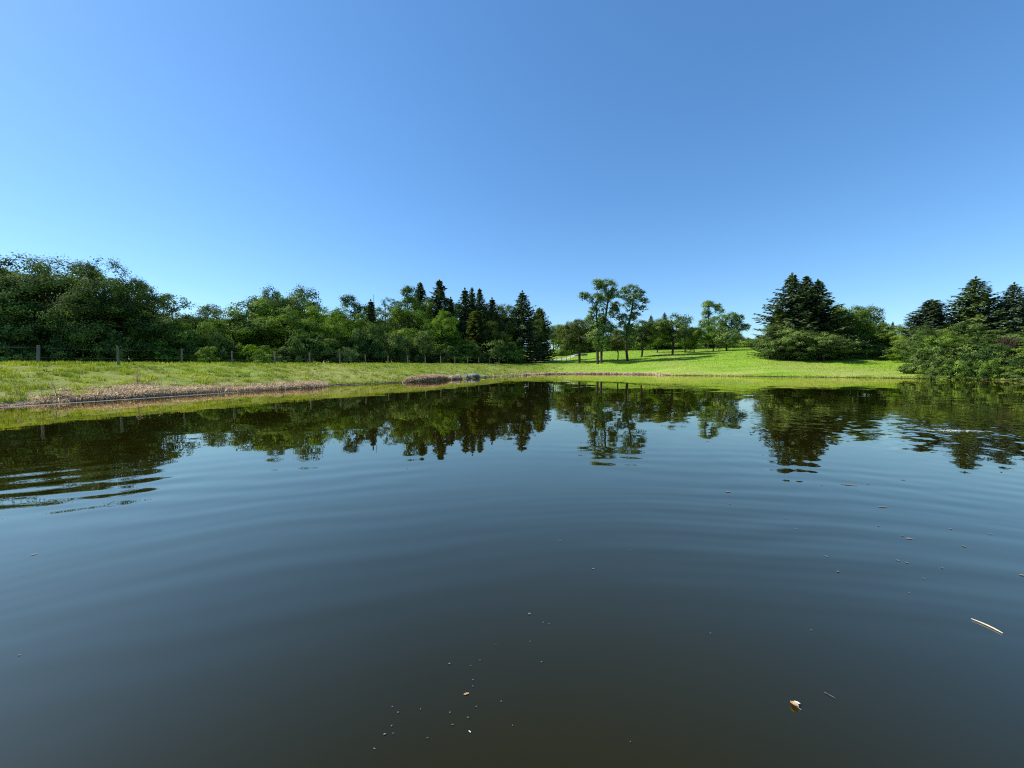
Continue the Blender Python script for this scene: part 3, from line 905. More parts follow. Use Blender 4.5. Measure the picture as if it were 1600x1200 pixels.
hero(103, 1105, 125, [(1106, 474, 9, 4, 1.0), (1100, 479, 7, 5, .7), (1120, 480, 6, 5, .9), (1121, 486, 7, 3, .6), (1103, 490, 7, 6, .8), (1112, 499, 7, 3, .4), (1098, 505, 9, 5, .8), (1108, 512, 13, 8, 1.2)],
     [(1104, 1106, 475)], 470, 'locust_tree', 'airy flat topped tree alone above the cluster near the hilltop', 'locust', .75, .6, 28, .17, 280, .22)
hero(104, 1135, 100, [(1128, 498, 11, 6, 1.0), (1142, 494, 10, 5, 1.0), (1153, 498, 6, 5, .6), (1148, 506, 9, 6, .8), (1162, 510, 7, 4, .7), (1152, 516, 6, 3, .3), (1130, 512, 12, 9, 1.4), (1138, 526, 15, 13, 2.4), (1126, 532, 9, 9, 1.0)],
     [(1135, 1138, 510)], 492, 'broadleaf_tree', 'spreading tree with a long bough reaching out to its right near the hilltop', 'locust', .68, .6, 30, .145, 460, .22)
H = [
 ('maple0', 905, 495, 64, 92, 'olive', 'dark round crowned tree with a slim trunk, leftmost on the hill by the path', G_HILL),
 ('maple1', 886, 500, 34, 150, 'dark', 'dark tree above the path behind the leftmost hill tree', G_HILL),
 ('young0', 965, 512, 34, 92, 'olive', 'small olive green tree between the two lanky trees', G_HILL),
 ('maple0', 1002, 497, 50, 98, 'dark', 'dark rounded tree right of the two lanky trees', G_HILL),
 ('spruce2', 1016, 491, 24, 150, 'needle', 'small far spruce top behind the dark rounded tree', G_HILL),
 ('spruce2', 1037, 487, 28, 150, 'needle', 'far spruce top left of the large maple', G_HILL),
 ('broad1', 1026, 502, 34, 112, 'bright', 'lighter green tree squeezed behind the large maple', G_HILL),
 ('maple1', 1050, 487, 54, 96, 'dark', 'large dense dark maple with a thick trunk on the hill', G_HILL),
 ('broad2', 1070, 494, 38, 104, 'mid', 'green tree joined to the right side of the large maple', G_HILL),
 ('narrow0', 1085, 511, 22, 104, 'mid', 'thin sapling with a pole straight trunk right of the large maple', G_HILL),
 ('broad3', 1094, 506, 34, 140, 'mid', 'green tree below the airy flat topped tree', G_HILL),
 ('young1', 1114, 508, 30, 103, 'bright', 'round light green young tree near the hilltop', G_HILL),
 ('narrow0', 1122, 514, 20, 106, 'mid', 'slim double stemmed tree between the light green tree and the spreading tree', G_HILL),
 ('spruce2', 1155, 520, 26, 170, 'needle', 'dark far conifer on the skyline right of the spreading tree', G_HILL),
 ('spruce2', 1168, 527, 18, 172, 'needle', 'low far conifer at the right end of the dark skyline clump', G_HILL),
 ('shrub3', 1146, 525, 22, 168, 'dark', 'dark far bush at the left end of the skyline clump', G_HILL),
 ('shrub1', 1181, 528, 22, 150, 'olive', 'brownish green bush on the skyline left of the big spruces', G_HILL),
 ('shrub2', 1192, 525, 22, 140, 'olive', 'bush touching the left side of the big spruces on the skyline', G_HILL),
 ('broad0', 1000, 512, 60, 170, 'dark', 'far dark tree behind the hill, seen between the two lanky trees and the maple', 'far trees behind the hill'),
 ('broad1', 950, 512, 60, 175, 'dark', 'far dark tree behind the hill, seen between the two lanky trees', 'far trees behind the hill'),
 ('broad2', 1080, 515, 50, 175, 'dark', 'far dark tree behind the hill, seen between the maple and the sapling', 'far trees behind the hill'),
 ('broad3', 910, 512, 50, 200, 'dark', 'far dark tree behind the hill, seen between the path and the lanky trees', 'far trees behind the hill'),
 ('broad3', 1040, 512, 50, 175, 'dark', 'far dark tree behind the hill, seen between the rounded tree and the maple', 'far trees behind the hill'),
]
for t in H: place(*t)
for i, (px, top) in enumerate([(884, 524), (902, 526), (922, 524), (943, 522), (962, 525), (981, 522), (1001, 524), (1019, 522), (1036, 524), (1056, 521), (1075, 524), (1094, 522), (1112, 525), (1131, 524), (1147, 527), (1163, 530)]):
    D = 150 + 6 * (i % 3)
    marks = [(890, 'behind the path'), (915, 'behind the leftmost hill tree'), (942, 'behind the double trunked tree'), (965, 'behind the small olive tree'), (985, 'behind the single trunked lanky tree'),
             (1003, 'behind the dark rounded tree'), (1025, 'left of the maple trunk'), (1050, 'behind the maple trunk'), (1075, 'right of the large maple'), (1095, 'behind the sapling'), (1113, 'behind the young light green tree'),
             (1135, 'behind the spreading tree'), (1150, 'right of the spreading tree'), (1170, 'under the skyline conifers')]
    near = min(marks, key=lambda m_: abs(m_[0] - px))
    place('shrub%d' % (i % 4), px, top, 48, D, 'dark' if i % 3 else 'mid', 'far %s bush closing the view low %s' % ('dark' if i % 3 else 'mid green', near[1]), 'far bushes behind the hill', sink=1.2)

# ------------------------------------------------------------------ right shore
R = [
 ('spruce2', 1233, 425, 92, 76, 'needle', 'tallest and leftmost of the three big dark spruces on the hill', G_RIGHT),
 ('spruce0', 1255, 430, 84, 79, 'needle', 'middle one of the three big dark spruces', G_RIGHT),
 ('spruce2', 1273, 435, 92, 76, 'needle', 'right one of the three big dark spruces', G_RIGHT),
 ('spruce0', 1214, 478, 58, 75, 'needle_green', 'shorter spruce on the left flank of the big spruces', G_RIGHT),
 ('maple1', 1214, 504, 50, 72, 'dark', 'leafy tree hiding the left foot of the big spruces', G_RIGHT),
 ('maple0', 1245, 512, 52, 70, 'dark', 'leafy tree in front of the middle big spruce', G_RIGHT),
 ('maple1', 1286, 516, 60, 69, 'dark', 'low dark green tree at the right foot of the big spruces', G_RIGHT),
 ('shrub0', 1212, 528, 40, 72, 'dark', 'dark bush at the far left foot of the big spruces', G_RIGHT),
 ('shrub1', 1240, 531, 46, 72, 'dark', 'dark bush under the left and middle big spruces', G_RIGHT),
 ('shrub2', 1272, 533, 48, 71, 'dark', 'dark bush under the right big spruce', G_RIGHT),
 ('shrub3', 1300, 535, 42, 71, 'mid', 'mid green bush between the big spruces and the shaded lawn', G_RIGHT),
 ('maple1', 1308, 472, 62, 82, 'mid', 'round topped tree leaning on the right side of the big spruces', G_RIGHT),
 ('maple0', 1337, 474, 56, 85, 'dark', 'rounded tree with a gap of sky, right of the big spruces', G_RIGHT),
 ('broad2', 1345, 500, 54, 80, 'bright', 'brighter green tree right of the big spruces', G_RIGHT),
 ('shrub1', 1318, 520, 58, 74, 'dark', 'dark low bush right of the big spruces', G_RIGHT),
 ('broad1', 1378, 504, 46, 80, 'mid', 'first of the hedge like trees at the back of the lawn', G_RIGHT),
 ('broad3', 1402, 506, 44, 77, 'mid', 'second of the hedge like trees at the back of the lawn', G_RIGHT),
 ('spruce3', 1377, 499, 16, 90, 'needle_green', 'left small spruce tip poking over the hedge', G_RIGHT),
 ('spruce3', 1392, 502, 16, 90, 'needle_green', 'right small spruce tip poking over the hedge', G_RIGHT),
 ('broad0', 1424, 506, 44, 70, 'mid', 'green tree at the right end of the hedge', G_RIGHT),
 ('broad1', 1358, 512, 40, 84, 'dark', 'dark tree closing the gap between the round trees and the hedge', G_RIGHT),
 ('shrub0', 1364, 536, 44, 74, 'mid', 'bush at the left foot of the hedge', G_RIGHT),
 ('shrub2', 1392, 540, 44, 71, 'dark', 'bush at the middle of the foot of the hedge', G_RIGHT),
 ('shrub3', 1418, 540, 44, 66, 'bright', 'light green bush at the right foot of the hedge', G_RIGHT),
 ('column0', 1451, 467, 64, 66, 'needle_blue', 'rounded bluish conifer left of the broad spruce', G_RIGHT),
 ('spruce2', 1517, 431, 100, 64, 'needle_green', 'tall broad spruce on the right shore', G_RIGHT),
 ('spruce2', 1577, 440, 76, 62, 'needle_blue', 'bluish spruce with open boughs near the right edge', G_RIGHT),
 ('spruce2', 1622, 448, 80, 62, 'needle', 'dark spruce cut by the right edge of the picture', G_RIGHT),
 ('broad2', 1500, 502, 76, 57, 'shore', 'leafy tree in front of the tall broad spruce', G_RIGHT),
 ('broad0', 1455, 522, 66, 57, 'dark', 'dark green tree at the corner of the lawn', G_RIGHT),
 ('broad3', 1548, 514, 70, 55, 'dark', 'rounded tree between the broad spruce and the bluish spruce', G_RIGHT),
 ('broad1', 1608, 516, 80, 55, 'dark', 'dark tree at the right edge behind the shore bushes', G_RIGHT),
 ('broad2', 1680, 500, 100, 50, 'dark', 'dark tree on the shore just past the right edge', G_RIGHT),
 ('broad1', 1441, 506, 50, 56.5, 'shore', 'upright dark tree at the very corner of the lawn', G_RIGHT),
 ('broad3', 1472, 512, 50, 53, 'mid', 'mid green tree behind the corner bushes below the bluish conifer', G_RIGHT),
 ('broad0', 1531, 522, 56, 51, 'shore', 'dark tree standing over the shore bushes under the broad spruce', G_RIGHT),
 ('broad1', 1600, 530, 54, 49, 'mid', 'green tree just right of the purple bush', G_RIGHT),
 ('shrub2', 1578, 523, 36, 50, 'purple', 'weeping brown purple bush on the right shore', G_RIGHT),
]
for t in R: place(*t)
sh = [(1434, 560, 40, 53, 'shore'), (1452, 540, 44, 52, 'shore'), (1471, 552, 38, 49.5, 'shore'), (1490, 532, 54, 50.5, 'shore'), (1513, 550, 40, 48, 'shore'), (1535, 533, 52, 48.5, 'shore'),
      (1554, 556, 36, 46.3, 'shore'), (1569, 553, 40, 46.6, 'shore'), (1604, 546, 46, 46.5, 'shore'), (1618, 552, 44, 44.6, 'shore'), (1640, 545, 60, 43.8, 'shore'),
      (1470, 568, 30, 47.6, 'shore'), (1491, 560, 38, 46.6, 'mid'), (1519, 570, 34, 45.9, 'shore'), (1543, 561, 36, 45.2, 'mid'), (1572, 569, 38, 44.5, 'mid'), (1603, 560, 40, 43.6, 'shore'), (1590, 575, 30, 43.3, 'shore'), (1630, 566, 46, 42.0, 'mid'),
      (1450, 574, 24, 49.4, 'mid')]
where = ['at the right corner of the lawn', 'behind the corner of the lawn', 'above the water right of the lawn', 'below the leafy tree, tallest', 'below the broad spruce, dark', 'right of the broad spruce',
         'left of the purple bush, by the water', 'under the weeping purple bush', 'right of the purple bush', 'at the right picture edge, by the water', 'past the right picture edge',
         'hanging over the water, leftmost', 'hanging over the water, lighter green', 'hanging over the water, middle', 'hanging over the water, dark', 'hanging over the water below the purple bush', 'hanging over the water at the right edge', 'lowest at the right edge', 'just past the right edge by the water',
         'smallest, where lawn meets the shore bushes']
for i, (s_, w_) in enumerate(zip(sh, where)):
    place('shrub%d' % (i % 4), s_[0], s_[1], s_[2], s_[3], s_[4], 'leafy shore bush ' + w_, 'leafy bushes along the right shore', sink=.6)

# bare branches sticking out above the wood
def snag(px, D, y0, y1, bend, label):
    b = at(px, y0, D); zb = gz(*xd(px, D)); s = D / F_PX
    pts = []
    H_ = b.z - zb; top = at(px, y1, D).z - zb
    for i in range(7):
        t = i / 6
        pts.append(np.array([bend * s * math.sin(t * 2.4) * t, .1 * t, t * top]))
    segs = [(pts[i], pts[i + 1], .16 * (1 - i / 6) + .04, .16 * (1 - (i + 1) / 6) + .03) for i in range(6)]
    segs.append((pts[4], pts[4] + np.array([.9, .2, 1.1]), .06, .02)); segs.append((pts[5], pts[5] + np.array([-.6, 0, .8]), .05, .02))
    V, Fc = tubes(segs, 5)
    o = link(bpy.data.objects.new('dead_tree', mesh_np('dead_tree', V, Fc, M['bark'], True)))
    o.location = (*xd(px, D), zb); tag(o, label, 'dead tree', G_WOOD)
snag(509, 68, 480, 462, -14, 'bare curved dead stem sticking up right of the rounded oak')
snag(582, 74, 480, 460, 5, 'bare dead twig rising above the narrow dark spruce')

# ------------------------------------------------------------------ fence on the dike
FA = np.array([-29.8, 25.0]); FD = np.array([1.70, 3.375])
def build_fence():
    root = bpy.data.objects.new('fence', None)
    p0 = FA
    root.location = (p0[0], p0[1], gz(*p0)); link(root)
    tag(root, 'long post and wire fence running along the top of the grassy dike', 'fence')
    pos_px = {20: 834.7, 21: 844.5, 22: 853.6, 23: 862.7, 24: 870, 25: 877.6, 26: 884.8, 27: 891.4}
    variants = []
    rng = r_(5)
    for k in range(5):
        bm_r = .060 + .012 * rng.random()
        hgt = 1.30 + .06 * rng.normal()
        n = 10; V = []; Fc = []
        lev = [-.3, 0, .4, .85, hgt - .015, hgt]
        for li, z in enumerate(lev):
            rr = bm_r * (1.06 - .1 * li / 5) * (.86 if li == 5 else 1)
            for a in range(n):
                w = 1 + .07 * rng.normal()
                V.append((math.cos(a * 2 * math.pi / n) * rr * w + .01 * li * rng.normal() * .3, math.sin(a * 2 * math.pi / n) * rr * w, z))
        for li in range(5):
            for a in range(n):
                b = (a + 1) % n
                Fc.append((li * n + a, li * n + b, (li + 1) * n + b, (li + 1) * n + a))
        V.append((0, 0, hgt + .004)); top = len(V) - 1
        Fq = Fc + [(5 * n + a, 5 * n + (a + 1) % n, top, top) for a in range(n)]
        me = bpy.data.meshes.new('post')
        me.from_pydata(V, [], [f if f[2] != f[3] else f[:3] for f in Fq]); me.materials.append(M['post'])
        variants.append(me)
    tops = []
    for i in range(-3, 28):
        q = FA + FD * i
        if i in pos_px:
            D = 25 + 3.375 * i
            q = np.array(xd(pos_px[i], D))
        z = gz(q[0], q[1])
        o = bpy.data.objects.new('post', variants[i % 5]); link(o, root)
        o.location = (q[0] - p0[0], q[1] - p0[1], z - root.location.z)
        o.rotation_euler = (rng.normal() * .02, rng.normal() * .025, rng.random() * 6)
        tops.append((q[0] - p0[0], q[1] - p0[1], z - root.location.z))
    tops = np.array(tops)
    for hh in (.45, 1.05):
        segs = []
        for a, b in zip(tops[:-1], tops[1:]):
            m = (a + b) / 2 - np.array([0, 0, .02])
            for s, e in ((a, m), (m, b)):
                segs.append((s + [0, 0, hh], e + [0, 0, hh], .0012, .0012))
        V, Fc = tubes(segs, 3)
        link(bpy.data.objects.new('wire', mesh_np('wire', V, Fc, M['wire'])), root)
build_fence()

# ------------------------------------------------------------------ grass
def blades(name, x, y, z, h, w, lean, mat, tint, rng, kind='stuff', seg=False):
    n = len(x)
    a = rng.uniform(0, 6.283, n)
    dx = np.cos(a) * w * .5; dy = np.sin(a) * w * .5
    la = rng.uniform(0, 6.283, n)
    lx = np.cos(la) * h * lean; ly = np.sin(la) * h * lean
    if not seg:
        V = np.stack([np.column_stack([x - dx, y - dy, z - .02]), np.column_stack([x + dx, y + dy, z - .02]), np.column_stack([x + lx, y + ly, z + h])], 1).reshape(-1, 3)
        Fc = np.arange(n * 3).reshape(-1, 3); tt = np.repeat(tint, 3)
    else:   # bent stalk: two quads, tip folds over
        m1 = np.column_stack([x + lx * .35, y + ly * .35, z + h * .75])
        t2 = np.column_stack([x + lx * 1.5, y + ly * 1.5, z + h * (1 - .35 * np.clip(lean, 0, 1.2))])
        dv = np.column_stack([dx, dy, dx * 0])
        b = np.column_stack([x, y, z - .02])
        V = np.stack([b - dv, b + dv, m1 + dv * .8, m1 - dv * .8, t2 + dv * .35, t2 - dv * .35], 1).reshape(-1, 3)
        i0 = np.arange(n) * 6
        Fc = np.concatenate([np.column_stack([i0, i0 + 1, i0 + 2, i0 + 3]), np.column_stack([i0 + 3, i0 + 2, i0 + 4, i0 + 5])])
        tt = np.repeat(tint, 6)
    o = link(bpy.data.objects.new(name, mesh_np(name, V, Fc, M[mat], False, {'tint': np.clip(tt, 0, 1)})))
    return o

def scatter(n, px_lo, px_hi, D_lo, D_hi, sd_lo, sd_hi, rng, thin=1.0):
    px = rng.uniform(px_lo, px_hi, n)
    # even spread in the logarithm of distance
    D = np.exp(rng.uniform(math.log(D_lo), math.log(D_hi), n))
    x = (px - 800) / F_PX * D; y = D
    sd = shore_dist(x, y)
    ok = (sd > sd_lo) & (sd < sd_hi)
    return x[ok], y[ok], sd[ok], px[ok]

def build_grass():
    rng = r_(300)
    # rough grass on the dike: tussocks of blades
    x, y, sd, px = scatter(195000, -320, 880, 13, 112, .35, 11.5, rng)
    c = fbm(x * 1.7, y * 1.7, 31); keep = rng.random(len(x)) < np.clip(.55 + 1.5 * c, .08, 1)
    x, y, sd, px, c = x[keep], y[keep], sd[keep], px[keep], c[keep]
    k = 4
    X = np.repeat(x, k) + rng.normal(size=len(x) * k) * .06; Y = np.repeat(y, k) + rng.normal(size=len(x) * k) * .06
    Z = ground_z(X, Y, np.repeat(sd, k))
    h = (.06 + .24 * np.clip(np.repeat(c, k) + .25, 0, 1.2)) * rng.uniform(.6, 1.3, len(X))
    w = .012 + Y * .00075
    tint = .42 + .75 * np.repeat(fbm(x * .7, y * .7, 77), k) + rng.normal(size=len(X)) * .2
    o = blades('dike_grass', X, Y, Z, h, w, rng.uniform(.1, .8, len(X)), 'grass', tint, rng)
    tag(o, 'rough bright green grass covering the long dike on the left', 'grass', kind='stuff')
    # mown lawn on the hill
    x, y, sd, px = scatter(150000, 780, 1480, 44, 190, .3, 110, rng)
    k2 = rng.random(len(x)) < np.clip(sd / 14, .25, 1)
    x, y, sd, px = x[k2], y[k2], sd[k2], px[k2]
    tint = .48 + .75 * fbm(x * .10, y * .45, 55) + rng.normal(size=len(x)) * .18
    o = blades('lawn_grass', x, y, ground_z(x, y, sd), rng.uniform(.05, .13, len(x)), .02 + y * .0011, rng.uniform(.2, 1.0, len(x)), 'lawn', tint, rng)
    tag(o, 'short mown lawn grass on the hill across the pond', 'grass', kind='stuff')
    # overhanging fringe at the water on the right and between the reeds
    x, y, sd, px = scatter(260000, 500, 1470, 30, 95, .10, .65, rng)
    o = blades('shore_fringe', x, y, ground_z(x, y, sd), rng.uniform(.10, .26, len(x)), .015 + y * .0009, rng.uniform(.2, 1.2, len(x)), 'grass', rng.normal(size=len(x)) * .25 + .35, rng)
    tag(o, 'uneven grass fringe overhanging the water edge', 'grass', kind='stuff')
    # weeds on the crest silhouette
    x, y, sd, px = scatter(40000, -140, 780, 20, 95, 10.5, 16, rng)
    o = blades('crest_weeds', x, y, ground_z(x, y, sd), rng.uniform(.08, .26, len(x)) , .02 + y * .0008, rng.uniform(.1, .6, len(x)), 'grass', rng.normal(size=len(x)) * .25 + .6, rng)
    tag(o, 'taller weeds and grass along the crest of the dike', 'grass', kind='stuff')
build_grass()

def build_reeds():
    def patch(lo, hi, n, D_lo, D_hi, wid, hgt, seed, name, label, thick=.0008, dens_noise=True, up=.75):
        rng = r_(seed)
        x, y, sd, px = scatter(n, lo, hi, D_lo, D_hi, -.12, wid, rng)
        b = np.clip(.62 * fbm(x * .28, y * .28, seed, 1) + .55 * fbm(x * 1.1, y * 1.1, seed + 9, 2) + .5, .02, 1)
        endf = np.clip((px - lo) / 12, 0, 1) * np.clip((hi - px) / 12, 0, 1)
        reach = wid * (np.clip(b - .26, 0, 1) * 1.7) * endf + .05
        keep = rng.random(len(x)) < np.clip(1.15 - sd / reach, 0, 1) * np.clip(.25 + b, 0, 1)
        x, y, sd, px, b = x[keep], y[keep], sd[keep], px[keep], b[keep]
        z = np.maximum(ground_z(x, y, np.maximum(sd, 0)), 0)
        cone = np.clip(1.1 - sd / wid, .25, 1)
        h = hgt * (.22 + 1.0 * b) * cone * rng.uniform(.35, 1.3, len(x))
        tint = .5 + .25 * (b - .5) + rng.normal(size=len(x)) * .28 + (.15 if lo > 700 else 0)
        o = blades(name, x, y, z, h, .018 + y * thick, rng.uniform(.15, 1.9, len(x)) * up, 'straw', tint, rng, seg=True)
        tag(o, label, 'dead reeds', 'dead reed patches along the shore', kind='stuff')
    patch(-160, 512, 300000, 13, 40, 1.9, .30, 401, 'dead_reeds', 'long belt of flattened brown dead reeds along the near left shore')
    patch(-160, 300, 160000, 13, 34, 3.4, .26, 404, 'dead_reeds', 'sparse dead stems thinning into the grass above the near left shore')
    patch(628, 722, 90000, 36, 56, 2.3, .55, 402, 'dead_reeds', 'tan mound of dead reeds left of the grey stones')
    patch(768, 1045, 260000, 50, 90, .9, .30, 403, 'dead_reeds', 'thin straw coloured reed edge at the far end of the pond', thick=.0009)
build_reeds()

def build_mud():
    '''thin rim of pale scum and wet mud where the left bank meets the water'''
    n = len(SH); rng = r_(44); rows = []
    T = np.roll(SH, -1, 0) - np.roll(SH, 1, 0); T /= np.linalg.norm(T, axis=1)[:, None]
    Nn = np.column_stack([T[:, 1], -T[:, 0]])
    c = SH.mean(0)
    Nn = Nn * np.sign(((c - SH) * Nn).sum(1))[:, None]
    px = 800 + F_PX * SH[:, 0] / np.maximum(SH[:, 1], .1)
    idx = [i for i in range(n) if SH[i, 1] > 5 and -300 < px[i] < 515]
    runs = np.array([SH[i] for i in idx]); nn = np.array([Nn[i] for i in idx])
    t = np.linspace(0, len(runs) - 1, len(runs) * 6)
    P = np.column_stack([np.interp(t, np.arange(len(runs)), runs[:, q]) for q in (0, 1)])
    N2 = np.column_stack([np.interp(t, np.arange(len(runs)), nn[:, q]) for q in (0, 1)])
    w = .03 + .16 * np.clip(fbm(t * .30, t * 0 + 3.3, 8) + .12, 0, 1.2)
    V = []
    for a_, z_ in ((-.10, .020), (0, .016), (.7, .009), (1.0, -.012)):
        q = P + N2 * (a_ * w)[:, None] if a_ > 0 else P + N2 * a_
        V.append(np.column_stack([q, np.full(len(q), z_) + .006 * fbm(t * 2, t * 0 + a_, 4) - .05 * np.clip((.075 - w) / .04, 0, 1)]))
    V = np.stack(V, 1).reshape(-1, 3); m = len(P)
    a = np.arange(m - 1)[:, None] * 4 + np.arange(3)[None, :]
    Fc = np.stack([a, a + 1, a + 5, a + 4], -1).reshape(-1, 4)
    me = mesh_np('mud_rim', V, Fc, simple_mat('wet_mud', (.08, .07, .055), (.22, .20, .17), 2.2, .6, .01, 'Object'), True)
    tag(link(bpy.data.objects.new('mud_rim', me)), kind='structure')
build_mud()

# standing dead stalks
def stalk(px, py_base, hgt, n, label, seed):
    rng = r_(seed)
    x, y = on_water(px, py_base)
    segs = []
    root = bpy.data.objects.new('reed_clump', None); root.location = (x, y, max(0, gz(x, y))); link(root)
    tag(root, label, 'dead reed', 'standing dead reeds on the left shore')
    for i in range(n):
        bx, by = rng.normal(size=2) * .10
        lx, ly = rng.normal(size=2) * .12
        h = hgt * rng.uniform(.55, 1.05)
        p = [np.array([bx, by, -.05]), np.array([bx + lx * .4, by + ly * .4, h * .55]), np.array([bx + lx, by + ly, h])]
        segs = [(p[0], p[1], .011, .009), (p[1], p[2], .009, .005)]
        V, Fc = tubes(segs, 4)
        C = []; T_ = []; 
        for q in range(5):
            t = rng.uniform(.3, 1); c = p[0] + (p[2] - p[0]) * t
            d = unit(np.array([rng.normal(), rng.normal(), rng.uniform(-.6, .9)]))
            C.append(c + d * .09); T_.append(d)
        C = np.array(C); T_ = np.array(T_)
        LV, LF = quads(C, unit(np.cross(T_, rng.normal(size=T_.shape))), T_, .10, .012)
        V2 = np.vstack([V, LV]); F2 = np.vstack([Fc, LF + len(V)])
        link(bpy.data.objects.new('stalk', mesh_np('stalk', V2, F2, M['straw'], False, {'tint': np.full(len(V2), rng.uniform(.05, .5))})), root)
for i, s_ in enumerate([(217, 617, 1.25, 5, 'tallest clump of thin dead reed stalks on the left bank'),
                        (236, 616, .95, 2, 'thin reed stalks just right of the tallest clump'),
                        (250, 616, .85, 2, 'short thin reed pair right of the tallest clump'),
                        (36, 631, .65, 3, 'leftmost upright dead reed clump by the water'),
                        (68, 629, .6, 2, 'upright dead reeds below the first fence post'),
                        (90, 628, .85, 4, 'upright dead reed clump right of the first fence post'),
                        (113, 628, .55, 2, 'pale leaning reed at the water edge right of the first fence post'),
                        (160, 622, .5, 2, 'short dead reeds left of the second fence post'),
                        (327, 611, .6, 2, 'dark reed pair in the brown reed belt between posts three and four'),
                        (481, 602, .7, 2, 'upright reed near the right end of the brown reed belt')]):
    stalk(*s_, 500 + i)

# ------------------------------------------------------------------ stones
def stone(px, py, w, h, mat, label, seed, lift=0.0, group='stones at the water edge', name='stone'):
    rng = r_(seed)
    x, y = on_water(px, py)
    import bmesh
    bm = bmesh.new(); bmesh.ops.create_icosphere(bm, subdivisions=3, radius=1.0)
    offs = rng.normal(size=(9, 3)); offs /= np.linalg.norm(offs, axis=1)[:, None]
    cut = rng.uniform(.62, .95, 9)
    for v in bm.verts:
        p = np.array(v.co)
        for o_, c_ in zip(offs, cut):
            d = p @ o_
            if d > c_: p = p - o_ * (d - c_) * .9
        p *= 1 + .03 * rng.normal()
        v.co = (p[0] * w / 2, p[1] * w * .38, p[2] * h * .62)
    me = bpy.data.meshes.new(name); bm.to_mesh(me); bm.free(); me.materials.append(M[mat])
    o = link(bpy.data.objects.new(name, me)); o.location = (x, y + .15, max(0, gz(x, y + .15)) + h * .12 + lift); o.rotation_euler = (0, 0, rng.uniform(-.5, .5))
    tag(o, label, 'stone', group)
stone(741, 590.6, 1.6, .62, 'stone', 'largest dark grey flat stone at the water edge', 601)
stone(732, 591.2, .8, .55, 'pale_stone', 'pale stone leaning on the left of the largest grey stone', 602)
stone(728, 591.4, .7, .6, 'stone', 'grey stone behind the pale leaning stone', 603)
stone(716, 592.2, .85, .62, 'pale_stone', 'rounded pale stone left of the grey stones', 604)
stone(710, 592.8, .9, .42, 'stone', 'low dark stone left of the rounded pale stone', 605)
stone(704, 593.0, .8, .38, 'pale_stone', 'leftmost pale stone at the end of the reed mound', 606)
stone(756, 589.8, .6, .3, 'pale_stone', 'small pale stone right of the largest grey stone', 607)
rng = r_(610)
for i in range(26):
    px = 792 + i * 9.4 + rng.uniform(-2, 2)
    py = float(np.interp(px, [p[0] for p in SHORE_PX], [p[1] for p in SHORE_PX]))
    stone(px, py - .15, rng.uniform(.35, .75), rng.uniform(.18, .32), 'pale_stone' if rng.random() < .6 else 'stone', 'small stone in the straw coloured far edge of the pond', 620 + i, group='small stones in the far straw edge')

# white things beyond the path, seen between the trees
def marker(px, py, D, w, h, label, name, cat):
    x, y = xd(px, D); z = gz(x, y)
    import bmesh
    bm = bmesh.new(); bmesh.ops.create_cube(bm, size=1)
    for v in bm.verts:
        v.co = (v.co.x * w * (.8 if v.co.z > 0 else 1), v.co.y * w * .5, (v.co.z + .5) * h)
    bmesh.ops.bevel(bm, geom=bm.edges[:], offset=w * .08, segments=2, affect='EDGES')
    me = bpy.data.meshes.new(name); bm.to_mesh(me); bm.free(); me.materials.append(M['white'])
    o = link(bpy.data.objects.new(name, me)); o.location = (x, y, z - .1); tag(o, label, cat, 'white marker stones on the far slope')
marker(867.3, 541, 196, .45, 1.7, 'upright white marker at the top of the grass mound, left one', 'marker_stone', 'marker')
marker(870.6, 542, 194, .5, 1.3, 'shorter white marker just right of the upright one', 'marker_stone', 'marker')

# support stakes
def stake(px, D, h, label):
    x, y = xd(px, D)
    V, Fc = tubes([((0, 0, -.2), (0, 0, h * .5), .035, .035), ((0, 0, h * .5), (.01, 0, h), .035, .033), ((0, 0, h), (0, 0, h + .01), .033, .002)], 6)
    o = link(bpy.data.objects.new('stake', mesh_np('stake', V, Fc, M['post']))); o.location = (x, y, gz(x, y)); tag(o, label, 'stake', 'wooden stakes on the hill')
stake(1200, 68, 1.3, 'thin wooden stake in the grass at the left foot of the big spruces')
stake(1119.5, 103, 1.6, 'thin stake beside the light green young tree')

